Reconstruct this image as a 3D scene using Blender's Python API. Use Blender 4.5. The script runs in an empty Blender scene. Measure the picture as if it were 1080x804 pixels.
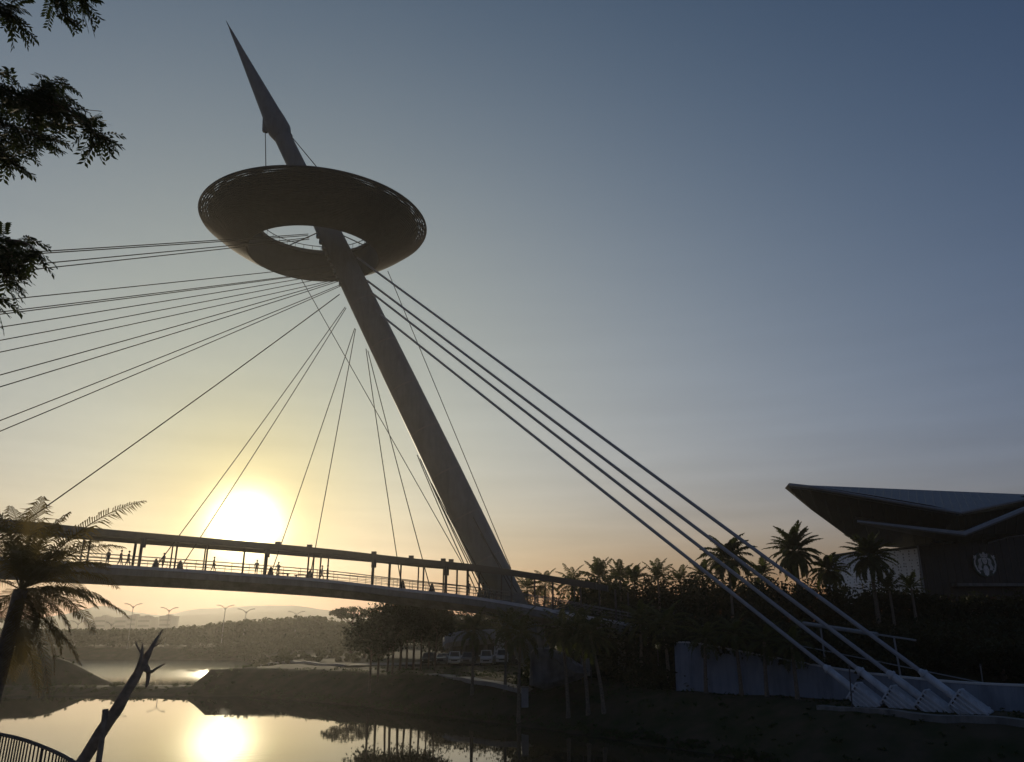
import bpy, bmesh, math, random
import numpy as np
from mathutils import Vector, Matrix, noise
R = math.radians; PI = math.pi
random.seed(7); rng = np.random.default_rng(7)
sc = bpy.context.scene; col = sc.collection

# ------------------------------------------------------------------ camera
FPX, PITCH, EYE = 800.0, R(18.2), 8.0
CP, SP = math.cos(PITCH), math.sin(PITCH)
def ray(px, py):
    u, v = (px-540)/FPX, (402-py)/FPX
    return Vector((u, CP - v*SP, SP + v*CP))
def at(px, py, Y):            # point seen at a photo pixel, Y metres ahead
    d = ray(px, py); return Vector((0, 0, EYE)) + d*(Y/d.y)
def onz(px, py, z):
    d = ray(px, py); return Vector((0, 0, EYE)) + d*((z-EYE)/d.z)
cam = bpy.data.cameras.new('camera'); cam.sensor_fit = 'HORIZONTAL'; cam.sensor_width = 36
cam.lens = FPX/1080*36; cam.clip_start = .1; cam.clip_end = 20000
co = bpy.data.objects.new('camera', cam); col.objects.link(co)
co.location = (0, 0, EYE); co.rotation_euler = (PI/2 + PITCH, 0, 0); sc.camera = co

# ------------------------------------------------------------------ materials
def nt(m): return m.node_tree.nodes, m.node_tree.links
def mat(name, c, rough=.6, metal=0., var=.25, scale=3., bump=0., spec=.5, c2=None, coords='Object'):
    m = bpy.data.materials.new(name); m.use_nodes = True
    N, L = nt(m); b = N['Principled BSDF']
    b.inputs['Roughness'].default_value = rough; b.inputs['Metallic'].default_value = metal
    b.inputs['Specular IOR Level'].default_value = spec
    tc = N.new('ShaderNodeTexCoord'); nz = N.new('ShaderNodeTexNoise')
    nz.inputs['Scale'].default_value = scale; nz.inputs['Detail'].default_value = 6
    L.new(tc.outputs[coords], nz.inputs['Vector'])
    r = N.new('ShaderNodeValToRGB'); e = r.color_ramp.elements
    a = c2 or tuple(x*(1-var) for x in c); b2 = c if c2 else tuple(min(1, x*(1+var)) for x in c)
    e[0].position = .32; e[0].color = (*a, 1); e[1].position = .68; e[1].color = (*b2, 1)
    L.new(nz.outputs['Fac'], r.inputs['Fac']); L.new(r.outputs['Color'], b.inputs['Base Color'])
    if bump:
        bp = N.new('ShaderNodeBump'); bp.inputs['Strength'].default_value = bump; bp.inputs['Distance'].default_value = .05
        L.new(nz.outputs['Fac'], bp.inputs['Height']); L.new(bp.outputs['Normal'], b.inputs['Normal'])
    return m
def leafmat(name, c, trans=.35, scale=2.):
    m = mat(name, c, .65, 0, .45, scale, spec=.1)
    N, L = nt(m); b = N['Principled BSDF']; out = N['Material Output']
    t = N.new('ShaderNodeBsdfTranslucent'); t.inputs['Color'].default_value = (c[0]*1.3, c[1]*1.3, c[2]*.8, 1)
    mx = N.new('ShaderNodeMixShader'); mx.inputs[0].default_value = trans
    L.new(b.outputs[0], mx.inputs[1]); L.new(t.outputs[0], mx.inputs[2]); L.new(mx.outputs[0], out.inputs['Surface'])
    return m
M = dict(
    steel=mat('painted_steel', (.14, .15, .16), .55, 0, .08, 1.2, .05),
    mast=mat('mast_steel', (.125, .15, .165), .6, 0, .1, .6, .05),
    dark=mat('dark_steel', (.045, .045, .05), .6, 0, .15, 2),
    ring=mat('ring_louvre', (.045, .052, .062), .6, 0, .2, 1.5),
    ringin=mat('ring_inner', (.022, .023, .025), .65, 0, .2, 1.5),
    cable=mat('cable_sheath', (.035, .035, .035), .85, 0, .1, 4, spec=.05),
    backstay=mat('backstay_sheath', (.36, .37, .40), .6, 0, .08, 2, spec=.2),
    anchor=mat('anchor_paint', (.56, .60, .66), .4, 0, .15, 1.4, .1),
    white=mat('white_paint', (.55, .56, .58), .5, 0, .08, 2),
    wall=mat('pale_wall', (.215, .25, .31), .7, 0, .14, .5, .15),
    conc=mat('concrete', (.21, .205, .195), .8, 0, .18, 1.2, .3),
    belly=mat('bridge_underside', (.24, .235, .22), .6, 0, .15, .7, .1),
    fascia=mat('bridge_fascia', (.15, .155, .16), .55, 0, .12, .8, .05),
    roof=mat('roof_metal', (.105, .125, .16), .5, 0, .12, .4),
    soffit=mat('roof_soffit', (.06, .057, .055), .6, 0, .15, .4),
    trim=mat('pale_trim', (.24, .255, .28), .45, 0, .08, 2),
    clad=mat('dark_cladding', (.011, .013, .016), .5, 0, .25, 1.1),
    glass=mat('dark_glass', (.02, .025, .03), .08, 0, .1, 1),
    bark=mat('bark', (.11, .08, .06), .9, 0, .35, 6, .6),
    palmbark=mat('palm_bark', (.16, .13, .10), .9, 0, .35, 9, .6),
    deadwood=mat('bare_wood', (.27, .21, .16), .9, 0, .35, 5, .6),  # wood colour raised paler to carry the haze over the leaning trunk
    rock=mat('grey_rock', (.15, .15, .155), .85, 0, .3, .9, .6),
    asphalt=mat('asphalt', (.055, .055, .055), .9, 0, .2, 3, .2),
    path=mat('path_paving', (.27, .26, .245), .7, 0, .12, 2, .1),
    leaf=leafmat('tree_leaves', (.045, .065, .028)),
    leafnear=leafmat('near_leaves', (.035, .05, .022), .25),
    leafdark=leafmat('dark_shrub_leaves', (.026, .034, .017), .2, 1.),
    leaffar=leafmat('far_leaves', (.05, .06, .03), .3, .4),
    frond=leafmat('palm_fronds', (.06, .075, .03), .35),
    frondnear=leafmat('near_palm_fronds', (.13, .10, .06), .55),  # lighter, browner and more see-through: the flare veil is put into the leaf colour
    carwhite=mat('white_car_paint', (.78, .78, .78), .25, 0, .03, 2),
    cargrey=mat('grey_car_paint', (.22, .22, .23), .25, .3, .05, 2),
    cardark=mat('dark_car_paint', (.05, .05, .06), .25, .2, .05, 2),
    tyre=mat('tyre_rubber', (.03, .03, .03), .9, 0, .1, 3),
    skin=mat('skin', (.36, .23, .16), .6, 0, .1, 4),
    hair=mat('hair', (.02, .017, .015), .6, 0, .1, 6),
    trouser=mat('dark_trousers', (.04, .045, .06), .85, 0, .2, 5),
    shirt_r=mat('red_shirt', (.25, .06, .05), .85, 0, .15, 5),
    shirt_w=mat('pale_shirt', (.5, .48, .45), .85, 0, .15, 5),
    shirt_d=mat('dark_shirt', (.06, .06, .07), .85, 0, .15, 5),
    shirt_b=mat('blue_shirt', (.08, .12, .2), .85, 0, .15, 5),
    winband=mat('far_window_band', (.16, .155, .15), .95, 0, .1, 1, spec=0),
    facade=mat('hazy_facade', (.24, .225, .21), .8, 0, .1, .1),
    emblem=mat('emblem_white', (.82, .84, .84), .5, 0, .05, 3),
    emblemdark=mat('emblem_green', (.03, .07, .055), .5, 0, .1, 3),
    lamp=mat('lamp_grey', (.2, .2, .2), .5, 0, .1, 3),
)

def streaks(m, amount):
    N, L = nt(m); b = N['Principled BSDF']; old = b.inputs['Base Color'].links[0].from_socket
    tc = N.new('ShaderNodeTexCoord'); mp = N.new('ShaderNodeMapping'); mp.inputs['Scale'].default_value = (.8, .8, .1); L.new(tc.outputs['Object'], mp.inputs[0])
    nz = N.new('ShaderNodeTexNoise'); nz.inputs['Scale'].default_value = 1.6; nz.inputs['Detail'].default_value = 7; nz.inputs['Roughness'].default_value = .7; L.new(mp.outputs[0], nz.inputs['Vector'])
    r = N.new('ShaderNodeMapRange'); r.inputs['From Min'].default_value = .42; r.inputs['From Max'].default_value = .66; r.inputs['To Min'].default_value = 1; r.inputs['To Max'].default_value = 1-amount; L.new(nz.outputs['Fac'], r.inputs['Value'])
    v = N.new('ShaderNodeVectorMath'); v.operation = 'SCALE'; L.new(old, v.inputs[0]); L.new(r.outputs[0], v.inputs['Scale']); L.new(v.outputs[0], b.inputs['Base Color'])
for k_, a_ in (('wall', .35), ('anchor', .3), ('belly', .35), ('fascia', .35), ('mast', .22), ('conc', .4), ('rock', .4)): streaks(M[k_], a_)
def seams(m, scale):
    N, L = nt(m); b = N['Principled BSDF']; tc = N.new('ShaderNodeTexCoord'); mp = N.new('ShaderNodeMapping'); mp.inputs['Rotation'].default_value = (0, 0, .5); L.new(tc.outputs['Object'], mp.inputs[0])
    wv = N.new('ShaderNodeTexWave'); wv.inputs['Scale'].default_value = scale; L.new(mp.outputs[0], wv.inputs['Vector'])
    r = N.new('ShaderNodeMapRange'); r.inputs['From Min'].default_value = .93; r.inputs['From Max'].default_value = 1; L.new(wv.outputs['Fac'], r.inputs['Value'])
    bp = N.new('ShaderNodeBump'); bp.inputs['Strength'].default_value = 1; bp.inputs['Distance'].default_value = .08; L.new(r.outputs[0], bp.inputs['Height']); L.new(bp.outputs['Normal'], b.inputs['Normal'])
seams(M['roof'], .35); seams(M['soffit'], .25); seams(M['clad'], .4)

# ------------------------------------------------------------------ mesh helpers
class MB:
    def __init__(s): s.v, s.f, s.mi = [], [], []
    def add(s, vs, fs, mi=0):
        o = len(s.v); s.v += [tuple(x) for x in vs]; s.f += [tuple(i+o for i in f) for f in fs]; s.mi += [mi]*len(fs)
        return s
    def box(s, c, d, rot=None, mi=0):
        hx, hy, hz = d[0]/2, d[1]/2, d[2]/2
        vs = [Vector((x*hx, y*hy, z*hz)) for x in (-1, 1) for y in (-1, 1) for z in (-1, 1)]
        if rot is not None: vs = [rot @ v for v in vs]
        c = Vector(c)
        return s.add([v+c for v in vs], [(0,1,3,2),(4,6,7,5),(0,4,5,1),(2,3,7,6),(0,2,6,4),(1,5,7,3)], mi)
    def tube(s, pts, rad, n=8, cap=True, mi=0, squash=None):
        pts = [Vector(p) for p in pts]; k = len(pts)
        rs = rad if isinstance(rad, (list, tuple)) else [rad]*k
        rings = []; ref = None
        for i, p in enumerate(pts):
            t = (pts[min(i+1, k-1)] - pts[max(i-1, 0)]).normalized()
            if ref is None: ref = Vector((0,1,0)) if abs(t.y) < .8 else Vector((1,0,0))
            b = t.cross(ref).normalized(); ref = b.cross(t).normalized()
            q = squash or 1
            rings.append([p + (b*math.cos(a) + ref*math.sin(a)*q)*rs[i] for a in [2*PI*j/n for j in range(n)]])
        vs = [v for r in rings for v in r]; fs = []
        for i in range(k-1):
            for j in range(n):
                fs.append((i*n+j, i*n+(j+1)%n, (i+1)*n+(j+1)%n, (i+1)*n+j))
        if cap: fs += [tuple(range(n-1, -1, -1)), tuple((k-1)*n+j for j in range(n))]
        return s.add(vs, fs, mi)
    def sweep(s, secs, cap=True, mi=0, closed=True):   # list of equal-length cross sections
        n = len(secs[0]); vs = [v for r in secs for v in r]; fs = []
        for i in range(len(secs)-1):
            for j in range(n if closed else n-1):
                fs.append((i*n+j, i*n+(j+1)%n, (i+1)*n+(j+1)%n, (i+1)*n+j))
        if cap: fs += [tuple(range(n-1, -1, -1)), tuple((len(secs)-1)*n+j for j in range(n))]
        return s.add(vs, fs, mi)
    def prism(s, pts, d, mi=0):                        # planar outline pushed along d
        pts = [Vector(p) for p in pts]; d = Vector(d); n = len(pts)
        return s.add(pts + [p+d for p in pts], [tuple(range(n)), tuple(range(2*n-1, n-1, -1))] +
                     [(i, n+i, n+(i+1)%n, (i+1)%n) for i in range(n)], mi)
    def build(s, name, m, parent=None, smooth=False, fix=True):
        me = bpy.data.meshes.new(name); me.from_pydata([tuple(v) for v in s.v], [], s.f)
        for x in (m if isinstance(m, (list, tuple)) else [m]): me.materials.append(x)
        me.polygons.foreach_set('material_index', s.mi)
        if fix:
            bm = bmesh.new(); bm.from_mesh(me); bmesh.ops.recalc_face_normals(bm, faces=bm.faces); bm.to_mesh(me); bm.free()
        if smooth:
            me.polygons.foreach_set('use_smooth', [True]*len(me.polygons))
            try: me.set_sharp_from_angle(angle=R(38))
            except Exception: pass
        me.update()
        o = bpy.data.objects.new(name, me); col.objects.link(o)
        if parent:
            o.parent = parent
            o.matrix_parent_inverse = Matrix.Identity(4)
            if parent.parent is None: off = Vector(parent.location)
            else: off = Vector(parent.parent.location)
            # vertices were given in world space: bring them into the parent's frame
            if parent.get('_world'): me.transform(Matrix.Translation(-off)); o['_world'] = True
        return o
def tag(o, label=None, cat=None, group=None, kind=None):
    if label: o['label'] = label
    if cat: o['category'] = cat
    if group: o['group'] = group
    if kind: o['kind'] = kind
    return o
def thing(name, label, cat, loc=(0,0,0), group=None, world=True, rz=0):
    o = bpy.data.objects.new(name, None); col.objects.link(o); o.location = loc; o.rotation_euler.z = rz
    o.empty_display_size = .2
    if world: o['_world'] = True      # children are modelled in world coordinates
    return tag(o, label, cat, group)
def dup(root, loc, rz=0, s=1., label=None, group=None):
    r = root.copy(); col.objects.link(r); r.location = loc; r.rotation_euler = (0, 0, rz); r.scale = (s, s, s)
    if label: r['label'] = label
    if group: r['group'] = group
    for ch in list(root.children):
        c = ch.copy(); col.objects.link(c); c.parent = r
        for g in ch.children:
            d = g.copy(); col.objects.link(d); d.parent = c
    return r
def lerp(a, b, t): return a + (b-a)*t
def spline(P, n):                     # Catmull-Rom through points
    P = [Vector(p) for p in P]; Q = [P[0]*2-P[1]] + P + [P[-1]*2-P[-2]]; out = []
    for i in range(1, len(Q)-2):
        for k in range(n):
            t = k/n; a, b, c, d = Q[i-1], Q[i], Q[i+1], Q[i+2]
            out.append(.5*((2*b) + (c-a)*t + (2*a-5*b+4*c-d)*t*t + (3*b-a-3*c+d)*t**3))
    return out + [P[-1]]

# ------------------------------------------------------------------ leaves
def leaf_quads(mb, pts, size, up=.0, asp=.5):
    n = len(pts); a = rng.normal(size=(n, 3)); a[:, 2] *= .7; a /= np.linalg.norm(a, axis=1)[:, None]
    b = rng.normal(size=(n, 3)); b -= (a*b).sum(1)[:, None]*a; b /= np.linalg.norm(b, axis=1)[:, None]
    s = size*rng.uniform(.55, 1.3, n)[:, None]
    P = np.asarray(pts); o = len(mb.v)
    V = np.stack([P-a*s*.5, P+b*s*.5*asp, P+a*s*.5, P-b*s*.5*asp], 1).reshape(-1, 3)
    mb.v += [tuple(x) for x in V.tolist()]
    mb.f += [(o+4*i, o+4*i+1, o+4*i+2, o+4*i+3) for i in range(n)]; mb.mi += [0]*n
def clump_points(c, r, nclump, per, spread=.28, flat=1.):
    c = np.array(c); r = np.array(r); out = []
    for _ in range(nclump):
        d = rng.normal(size=3); d /= np.linalg.norm(d); k = rng.uniform(.25, 1)**.5
        q = c + d*r*k*rng.uniform(.8, 1.08)
        out.append(q + np.clip(rng.normal(size=(per, 3)), -1.5, 1.5)*r.min()*spread*rng.uniform(.5, 1.2)*np.array([1, 1, flat]))
    return np.concatenate(out)
def tree_mesh(name, label, cat, loc, h, cr, trunk_r, m, nclump=60, per=40, size=.4, crown_h=.5, flat=1., lean=0, limbs=7, group=None, spread=.28):
    t = thing(name, label, cat, loc, group, world=False)
    cz = h*(1-crown_h/2); rz = h*crown_h/2
    mb = MB(); top = Vector((lean, 0, h*.9))
    tr = [Vector((lean*k*k, .15*math.sin(k*3), h*.9*k)) for k in (0, .25, .5, .75, 1)]
    mb.tube(tr, [trunk_r, trunk_r*.85, trunk_r*.7, trunk_r*.45, trunk_r*.15], 7)
    for i in range(limbs):
        a = 2*PI*i/limbs + random.uniform(-.4, .4); k = random.uniform(.45, .8) if crown_h > .4 else random.uniform(.6, .85)
        p0 = Vector((lean*k*k, 0, h*.9*k)); e = Vector((math.cos(a)*cr*.8, math.sin(a)*cr*.8, cz-p0.z+random.uniform(-.3, .6)*rz))
        mb.tube([p0, p0+e*.5+Vector((0, 0, rz*.15)), p0+e], [trunk_r*.4, trunk_r*.25, trunk_r*.08], 5)
    mb.build('trunk', M['bark'], t)
    c = MB(); leaf_quads(c, clump_points((lean*.8, 0, cz), (cr, cr, rz), nclump, per, spread, flat), size); c.build('crown', m, t, fix=False)
    return t

# ------------------------------------------------------------------ palms
def frond(mb, base, az, el, L, droop, nl, wl, seg=9, leafw=.05, hang=.5, twist=0):
    h = Vector((math.cos(az), math.sin(az), 0)); side = Vector((-math.sin(az), math.cos(az), 0))
    pts = []; p = Vector(base); e = el
    for i in range(seg+1):
        pts.append(p.copy()); e2 = el - droop*(i/seg)**1.4
        p = p + (h*math.cos(e2) + Vector((0, 0, 1))*math.sin(e2) + side*twist*(i/seg))*(L/seg)
    mb.tube(pts, [max(.006, .02*L/3*(1-.85*i/seg)) for i in range(seg+1)], 4)
    for k in range(nl):
        t = .14 + .86*(k+.5)/nl; x = t*seg; i = min(int(x), seg-1); q = pts[i].lerp(pts[i+1], x-i)
        tan = (pts[i+1]-pts[i]).normalized(); up = side.cross(tan).normalized()*-1
        if up.z < 0: up = -up
        ll = wl*(math.sin(PI*min(1, t*.82+.16))**.7)*random.uniform(.8, 1.1)
        for sg in (-1, 1):
            if random.random() < .05: continue
            d = (side*sg*.85 + tan*(.55+.4*t) + up*random.uniform(.0, .25)).normalized()
            w = tan*leafw*.5
            m1 = q + d*ll*.5; d2 = (d*.8 - Vector((0, 0, hang))*random.uniform(.6, 1.3)).normalized(); m2 = m1 + d2*ll*.5
            mb.add([q-w*.7, q+w*.7, m1+w, m2, m1-w], [(0, 1, 2, 4), (4, 2, 3)])
def palm(name, label, loc, h, L, nf, nl, leafw=.08, wl=.7, lean=(0, 0), tr=.16, group=None, fm='frond', el=(-.5, 1.35), droop=(1.1, 1.7), hang=.6):
    t = thing(name, label, 'palm tree', loc, group, world=False)
    pts = [Vector((lean[0]*k**1.6, lean[1]*k**1.6, h*k)) for k in [i/8 for i in range(9)]]
    MB().tube(pts, [tr*(1.35 if i == 0 else 1.05-.35*i/8) for i in range(9)], 9).build('trunk', M['palmbark'], t, True)
    mb = MB(); top = pts[-1]
    for i in range(nf):
        az = i*2.39996 + random.uniform(-.25, .25); k = (i+.5)/nf
        e = lerp(el[1], el[0], k) + random.uniform(-.15, .15)
        frond(mb, top + Vector((0, 0, .2*(1-k))), az, e, L*random.uniform(.82, 1.08), random.uniform(*droop)*(.65+.35*k), nl, wl, leafw=leafw, hang=hang)
    mb.build('crown', M[fm], t, fix=False)
    return t

# ================================================================== SETTING
# near bank shoreline on the right, spit, pond edge and far shore, as one closed land outline
shore = [onz(x, y, 0) for x, y in ((255,735),(330,740),(388,746),(440,753),(500,760),(580,770),(660,782),(760,797),(830,812))]
land = [(p.x, p.y) for p in shore] + [(26, 44), (40, 36), (70, 30), (400, 20), (900, 60), (900, 900), (-900, 900), (-900, 262), (-300, 246),
        (-160, 236), (-100, 232), (-78, 226), (-69, 212), (-60, 186), (-50, 150), (-43, 128), (-44, 118), (-60, 117), (-90, 119), (-160, 124), (-160, 108), (-100, 106), (-66, 105), (-50, 105.5)]
def sdist(X, Y, poly):
    d = np.full(X.shape, 1e9); ins = np.zeros(X.shape, bool); n = len(poly)
    for i in range(n):
        (ax, ay), (bx, by) = poly[i], poly[(i+1) % n]
        ex, ey = bx-ax, by-ay; t = np.clip(((X-ax)*ex+(Y-ay)*ey)/(ex*ex+ey*ey+1e-9), 0, 1)
        d = np.minimum(d, np.hypot(X-ax-t*ex, Y-ay-t*ey))
        c = ((ay > Y) != (by > Y)) & (X < (bx-ax)*(Y-ay)/(by-ay+1e-12)+ax); ins ^= c
    return np.where(ins, d, -d)
def sm(x, a, b): t = np.clip((x-a)/(b-a), 0, 1); return t*t*(3-2*t)
def ground_z(X, Y):
    X = np.asarray(X, float); Y = np.asarray(Y, float)
    s = sdist(X, Y, land)
    z = np.where(s > 0, .12 + 2.9*sm(s, 0, 8) + .02*np.clip(s-15, 0, 40), np.maximum(-2.5, s*.35))
    spit = (X < -42) & (Y < 121) & (s > 0); z = np.where(spit, .1+.7*sm(s, 0, 5), z)
    # planted slope behind the retaining wall, up to the terrace of the building
    up = sm(X*.55+Y, 82, 100)*sm(X, 4, 14)
    z = z + up*3.2 + sm(X, 10, 40)*sm(Y, 84, 100)*1.0
    # dark mound rising from the pond
    m = 1-np.hypot((X+86)/29, (Y-124)/9); z = np.maximum(z, np.where(m > 0, 5.0*sm(m, 0, .55)-.5, -9))
    # the bank the photographer stands on
    nb = 5.6*sm(-Y, -26, -10)*1.0 - 2.5*(1-sm(-Y, -26, -10)); z = np.where(Y < 27, np.maximum(z, nb), z)
    z = z + np.where(s > 0, .10*np.sin(X*.7+1.3*np.sin(Y*.31))*np.sin(Y*.53), 0)
    return z
def gz(x, y): return float(ground_z(np.array([x]), np.array([y]))[0])
ax = np.concatenate([[-2150, -1600, -1100, -700, -450, -320, -240, -190], np.arange(-160, 90, 1.5), [92, 98, 106, 118, 135, 160, 200, 280, 400, 700, 1200, 2150]])
ay = np.concatenate([[-430, -200, -60, -20, -8], np.arange(0, 145, 1.2), np.arange(146, 262, 3), [270, 285, 310, 350, 420, 550, 800, 1100, 1420]])
XX, YY = np.meshgrid(ax, ay); ZZ = ground_z(XX, YY); nx = len(ax)
gm = MB(); gm.v = list(zip(XX.ravel().tolist(), YY.ravel().tolist(), ZZ.ravel().tolist()))
gm.f = [(j*nx+i, j*nx+i+1, (j+1)*nx+i+1, (j+1)*nx+i) for j in range(len(ay)-1) for i in range(nx-1)]; gm.mi = [0]*len(gm.f)
gmat = mat('grass_and_soil', (.04, .047, .02), .95, 0, 0, .55, .9, .1, c2=(.085, .067, .045))
tag(gm.build('ground', gmat, smooth=True, fix=False), kind='structure')
# lake
wm = bpy.data.materials.new('lake_water'); wm.use_nodes = True; N, L = nt(wm); b = N['Principled BSDF']
b.inputs['Base Color'].default_value = (.05, .042, .024, 1); b.inputs['Roughness'].default_value = .012; b.inputs['IOR'].default_value = 1.33; b.inputs['Specular Tint'].default_value = (1, .94, .70, 1)
tc = N.new('ShaderNodeTexCoord'); mp = N.new('ShaderNodeMapping'); mp.inputs['Scale'].default_value = (.7, 1.1, 1)
nz = N.new('ShaderNodeTexNoise'); nz.inputs['Scale'].default_value = 1.3; nz.inputs['Detail'].default_value = 3
bp = N.new('ShaderNodeBump'); bp.inputs['Strength'].default_value = .02; bp.inputs['Distance'].default_value = .05
L.new(tc.outputs['Object'], mp.inputs[0]); L.new(mp.outputs[0], nz.inputs['Vector']); L.new(nz.outputs['Fac'], bp.inputs['Height']); L.new(bp.outputs['Normal'], b.inputs['Normal'])
ge = N.new('ShaderNodeSeparateXYZ'); L.new(tc.outputs['Object'], ge.inputs[0]); mr = N.new('ShaderNodeMapRange'); mr.inputs['From Min'].default_value = 128; mr.inputs['From Max'].default_value = 165; mr.inputs['To Min'].default_value = .02; mr.inputs['To Max'].default_value = .45
rm = N.new('ShaderNodeMapRange'); rm.inputs['From Min'].default_value = 126; rm.inputs['From Max'].default_value = 150; rm.inputs['To Min'].default_value = .012; rm.inputs['To Max'].default_value = .22; L.new(ge.outputs['Y'], rm.inputs['Value']); L.new(rm.outputs[0], b.inputs['Roughness'])
L.new(ge.outputs['Y'], mr.inputs['Value']); pz = N.new('ShaderNodeTexNoise'); pz.inputs['Scale'].default_value = .09; pz.inputs['Detail'].default_value = 3; L.new(mp.outputs[0], pz.inputs['Vector'])
pm2 = N.new('ShaderNodeMapRange'); pm2.inputs['From Min'].default_value = .45; pm2.inputs['From Max'].default_value = .7; pm2.inputs['To Min'].default_value = 0; pm2.inputs['To Max'].default_value = .05
L.new(pz.outputs['Fac'], pm2.inputs['Value']); ad = N.new('ShaderNodeMath'); ad.operation = 'ADD'; L.new(mr.outputs[0], ad.inputs[0]); L.new(pm2.outputs[0], ad.inputs[1]); L.new(ad.outputs[0], bp.inputs['Strength'])
w = MB().add([(-1500, 14, 0), (600, 14, 0), (600, 330, 0), (-1500, 330, 0)], [(0, 1, 2, 3)])
tag(w.build('water', wm), kind='structure')
# distant hills
def ridge(prof, Y, depth):
    mb = MB(); secs = []
    P = [at(x, y, Y) for x, y in prof]
    P = spline(P, 6)
    for p in P:
        j = 2.5*noise.noise(Vector((p.x*.02, 3, Y*.01)))+1.2*noise.noise(Vector((p.x*.12, 9, 1)))
        secs.append([Vector((p.x*.93, Y-depth, 0)), Vector((p.x*.97, Y-depth*.45, (p.z+j)*.62)), Vector((p.x, Y, p.z+j)), Vector((p.x*1.06, Y+depth, 0))])
    mb.sweep(secs, closed=False, cap=False); return mb
hm = mat('hill_forest', (.055, .07, .045), .95, 0, .3, .01, 0, .1)
hb = ridge([(-160,650),(-60,648),(20,652),(70,648),(105,640),(140,646),(170,650),(205,643),(250,641),(300,638),(345,645),(400,652),(470,648),(560,655),(700,652),(860,657),(1100,655),(1250,655)], 1050, 200)
tag(hb.build('hills', hm, smooth=True, fix=False), kind='structure')

# parking area and paths
def strip(name, centre, wid, m, zoff=.03, kind='structure', thick=.12):
    C = spline(centre, 8); secs = []
    for i, p in enumerate(C):
        t = (C[min(i+1, len(C)-1)]-C[max(i-1, 0)]); t.z = 0; t.normalize(); n = Vector((-t.y, t.x, 0))
        l, r = p+n*wid/2, p-n*wid/2
        zl, zr = gz(l.x, l.y)+zoff, gz(r.x, r.y)+zoff
        z = max(zl, zr); l.z = r.z = z
        secs.append([l, r, r-Vector((0, 0, thick+.3)), l-Vector((0, 0, thick+.3))])
    return tag(MB().sweep(secs).build(name, m), kind=kind)
def onground(px, py):
    d = ray(px, py); k = 30.
    while k < 400:
        p = Vector((0, 0, EYE))+d*k
        if p.z <= gz(p.x, p.y): return p
        k += .4
    return p
strip('path', [onground(x, y) for x, y in ((454,711.5),(475,714),(505,720),(530,726),(556,731))], 1.5, M['path'], .08)
strip('car_park', [(-24, 121, 0), (-8, 120.5, 0), (6, 119.5, 0), (20, 117, 0)], 9, M['asphalt'], .06)
strip('waterside_path', [(21.5, 57.5, 0), (24, 54.5, 0), (27.5, 51, 0), (34, 47, 0), (46, 42, 0)], .8, M['conc'], .1)
strip('shore_kerb', [(-52, 165, 0), (-40, 138, 0), (-30, 124, 0), (-24, 117, 0)], .5, M['path'], .3)

# ================================================================== BRIDGE
front = spline([(-68,12,15.35),(-67,24,15.25),(-65.5,34,15.15),(-63,44,15.05),(-59,56,14.9),(-53,68.5,14.7),(-44.2,78,14.42),(-34,86.3,14.2),(-22.5,91.3,13.6),
                (-12.5,91.0,12.5),(-3,88,11.32),(10.6,82,8.84),(24,79.5,6.6),(37,78,4.9),(48,77,3.7)], 8)
fr = []
for i, p in enumerate(front):
    t = (front[min(i+1, len(front)-1)]-front[max(i-1, 0)]); t.z = 0; t.normalize(); fr.append((p, Vector((-t.y, t.x, 0)), t))
S = [0]
for i in range(1, len(front)): S.append(S[-1]+(front[i]-front[i-1]).length)
def deck_at(s, off=0, dz=0):
    s = max(0, min(S[-1]-1e-4, s)); i = max(k for k in range(len(S)) if S[k] <= s); i = min(i, len(S)-2)
    t = (s-S[i])/(S[i+1]-S[i]); n = fr[i][1].lerp(fr[i+1][1], t).normalized()
    return front[i].lerp(front[i+1], t) + n*off + Vector((0, 0, dz))
def proj(p):
    d = Vector(p)-Vector((0, 0, EYE)); f = d.y*CP+d.z*SP; return 540+FPX*d.x/f, 402-FPX*(-d.y*SP+d.z*CP)/f
def s_at_px(px, dz=0):
    best = min((abs(proj(deck_at(s, 0, dz))[0]-px), s) for s in np.arange(40, S[-1], .2)); return best[1]
W = 5.2
# s where bridge visibly ends on the right ramp
bridge = thing('cable_stayed_footbridge', 'long curved grey footbridge with a canopy, descending from left to right across the water', 'footbridge', tuple(deck_at(S[-1]*.5)))
def loop(prof, a=0, b=None, step=1, m=None, name='', smooth=False):
    secs = [[p + n*o + Vector((0, 0, z)) for o, z in prof] for p, n, t in fr[a:b]]
    return MB().sweep(secs).build(name, m, bridge, smooth)
loop([(.05,-.05),(W-.05,-.05),(W-.05,-.7),(W-1.6,-1.75),(1.6,-1.75),(.05,-.7)], m=M['belly'], name='deck_girder')
fa = loop([(0,.10),(.22,.10),(.22,-.06),(.045,-.06),(.045,-.9),(0,-.9)], m=M['fascia'], name='deck_fascia')
loop([(W-.22,.10),(W,.10),(W,-.9),(W-.045,-.9),(W-.045,-.06),(W-.22,-.06)], m=M['fascia'], name='deck_fascia')
loop([(.2,.118),(-.03,.118),(-.03,-.2),(-.004,-.2),(-.004,.104),(.2,.104)], m=M['white'], name='kerb_edge')
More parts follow.
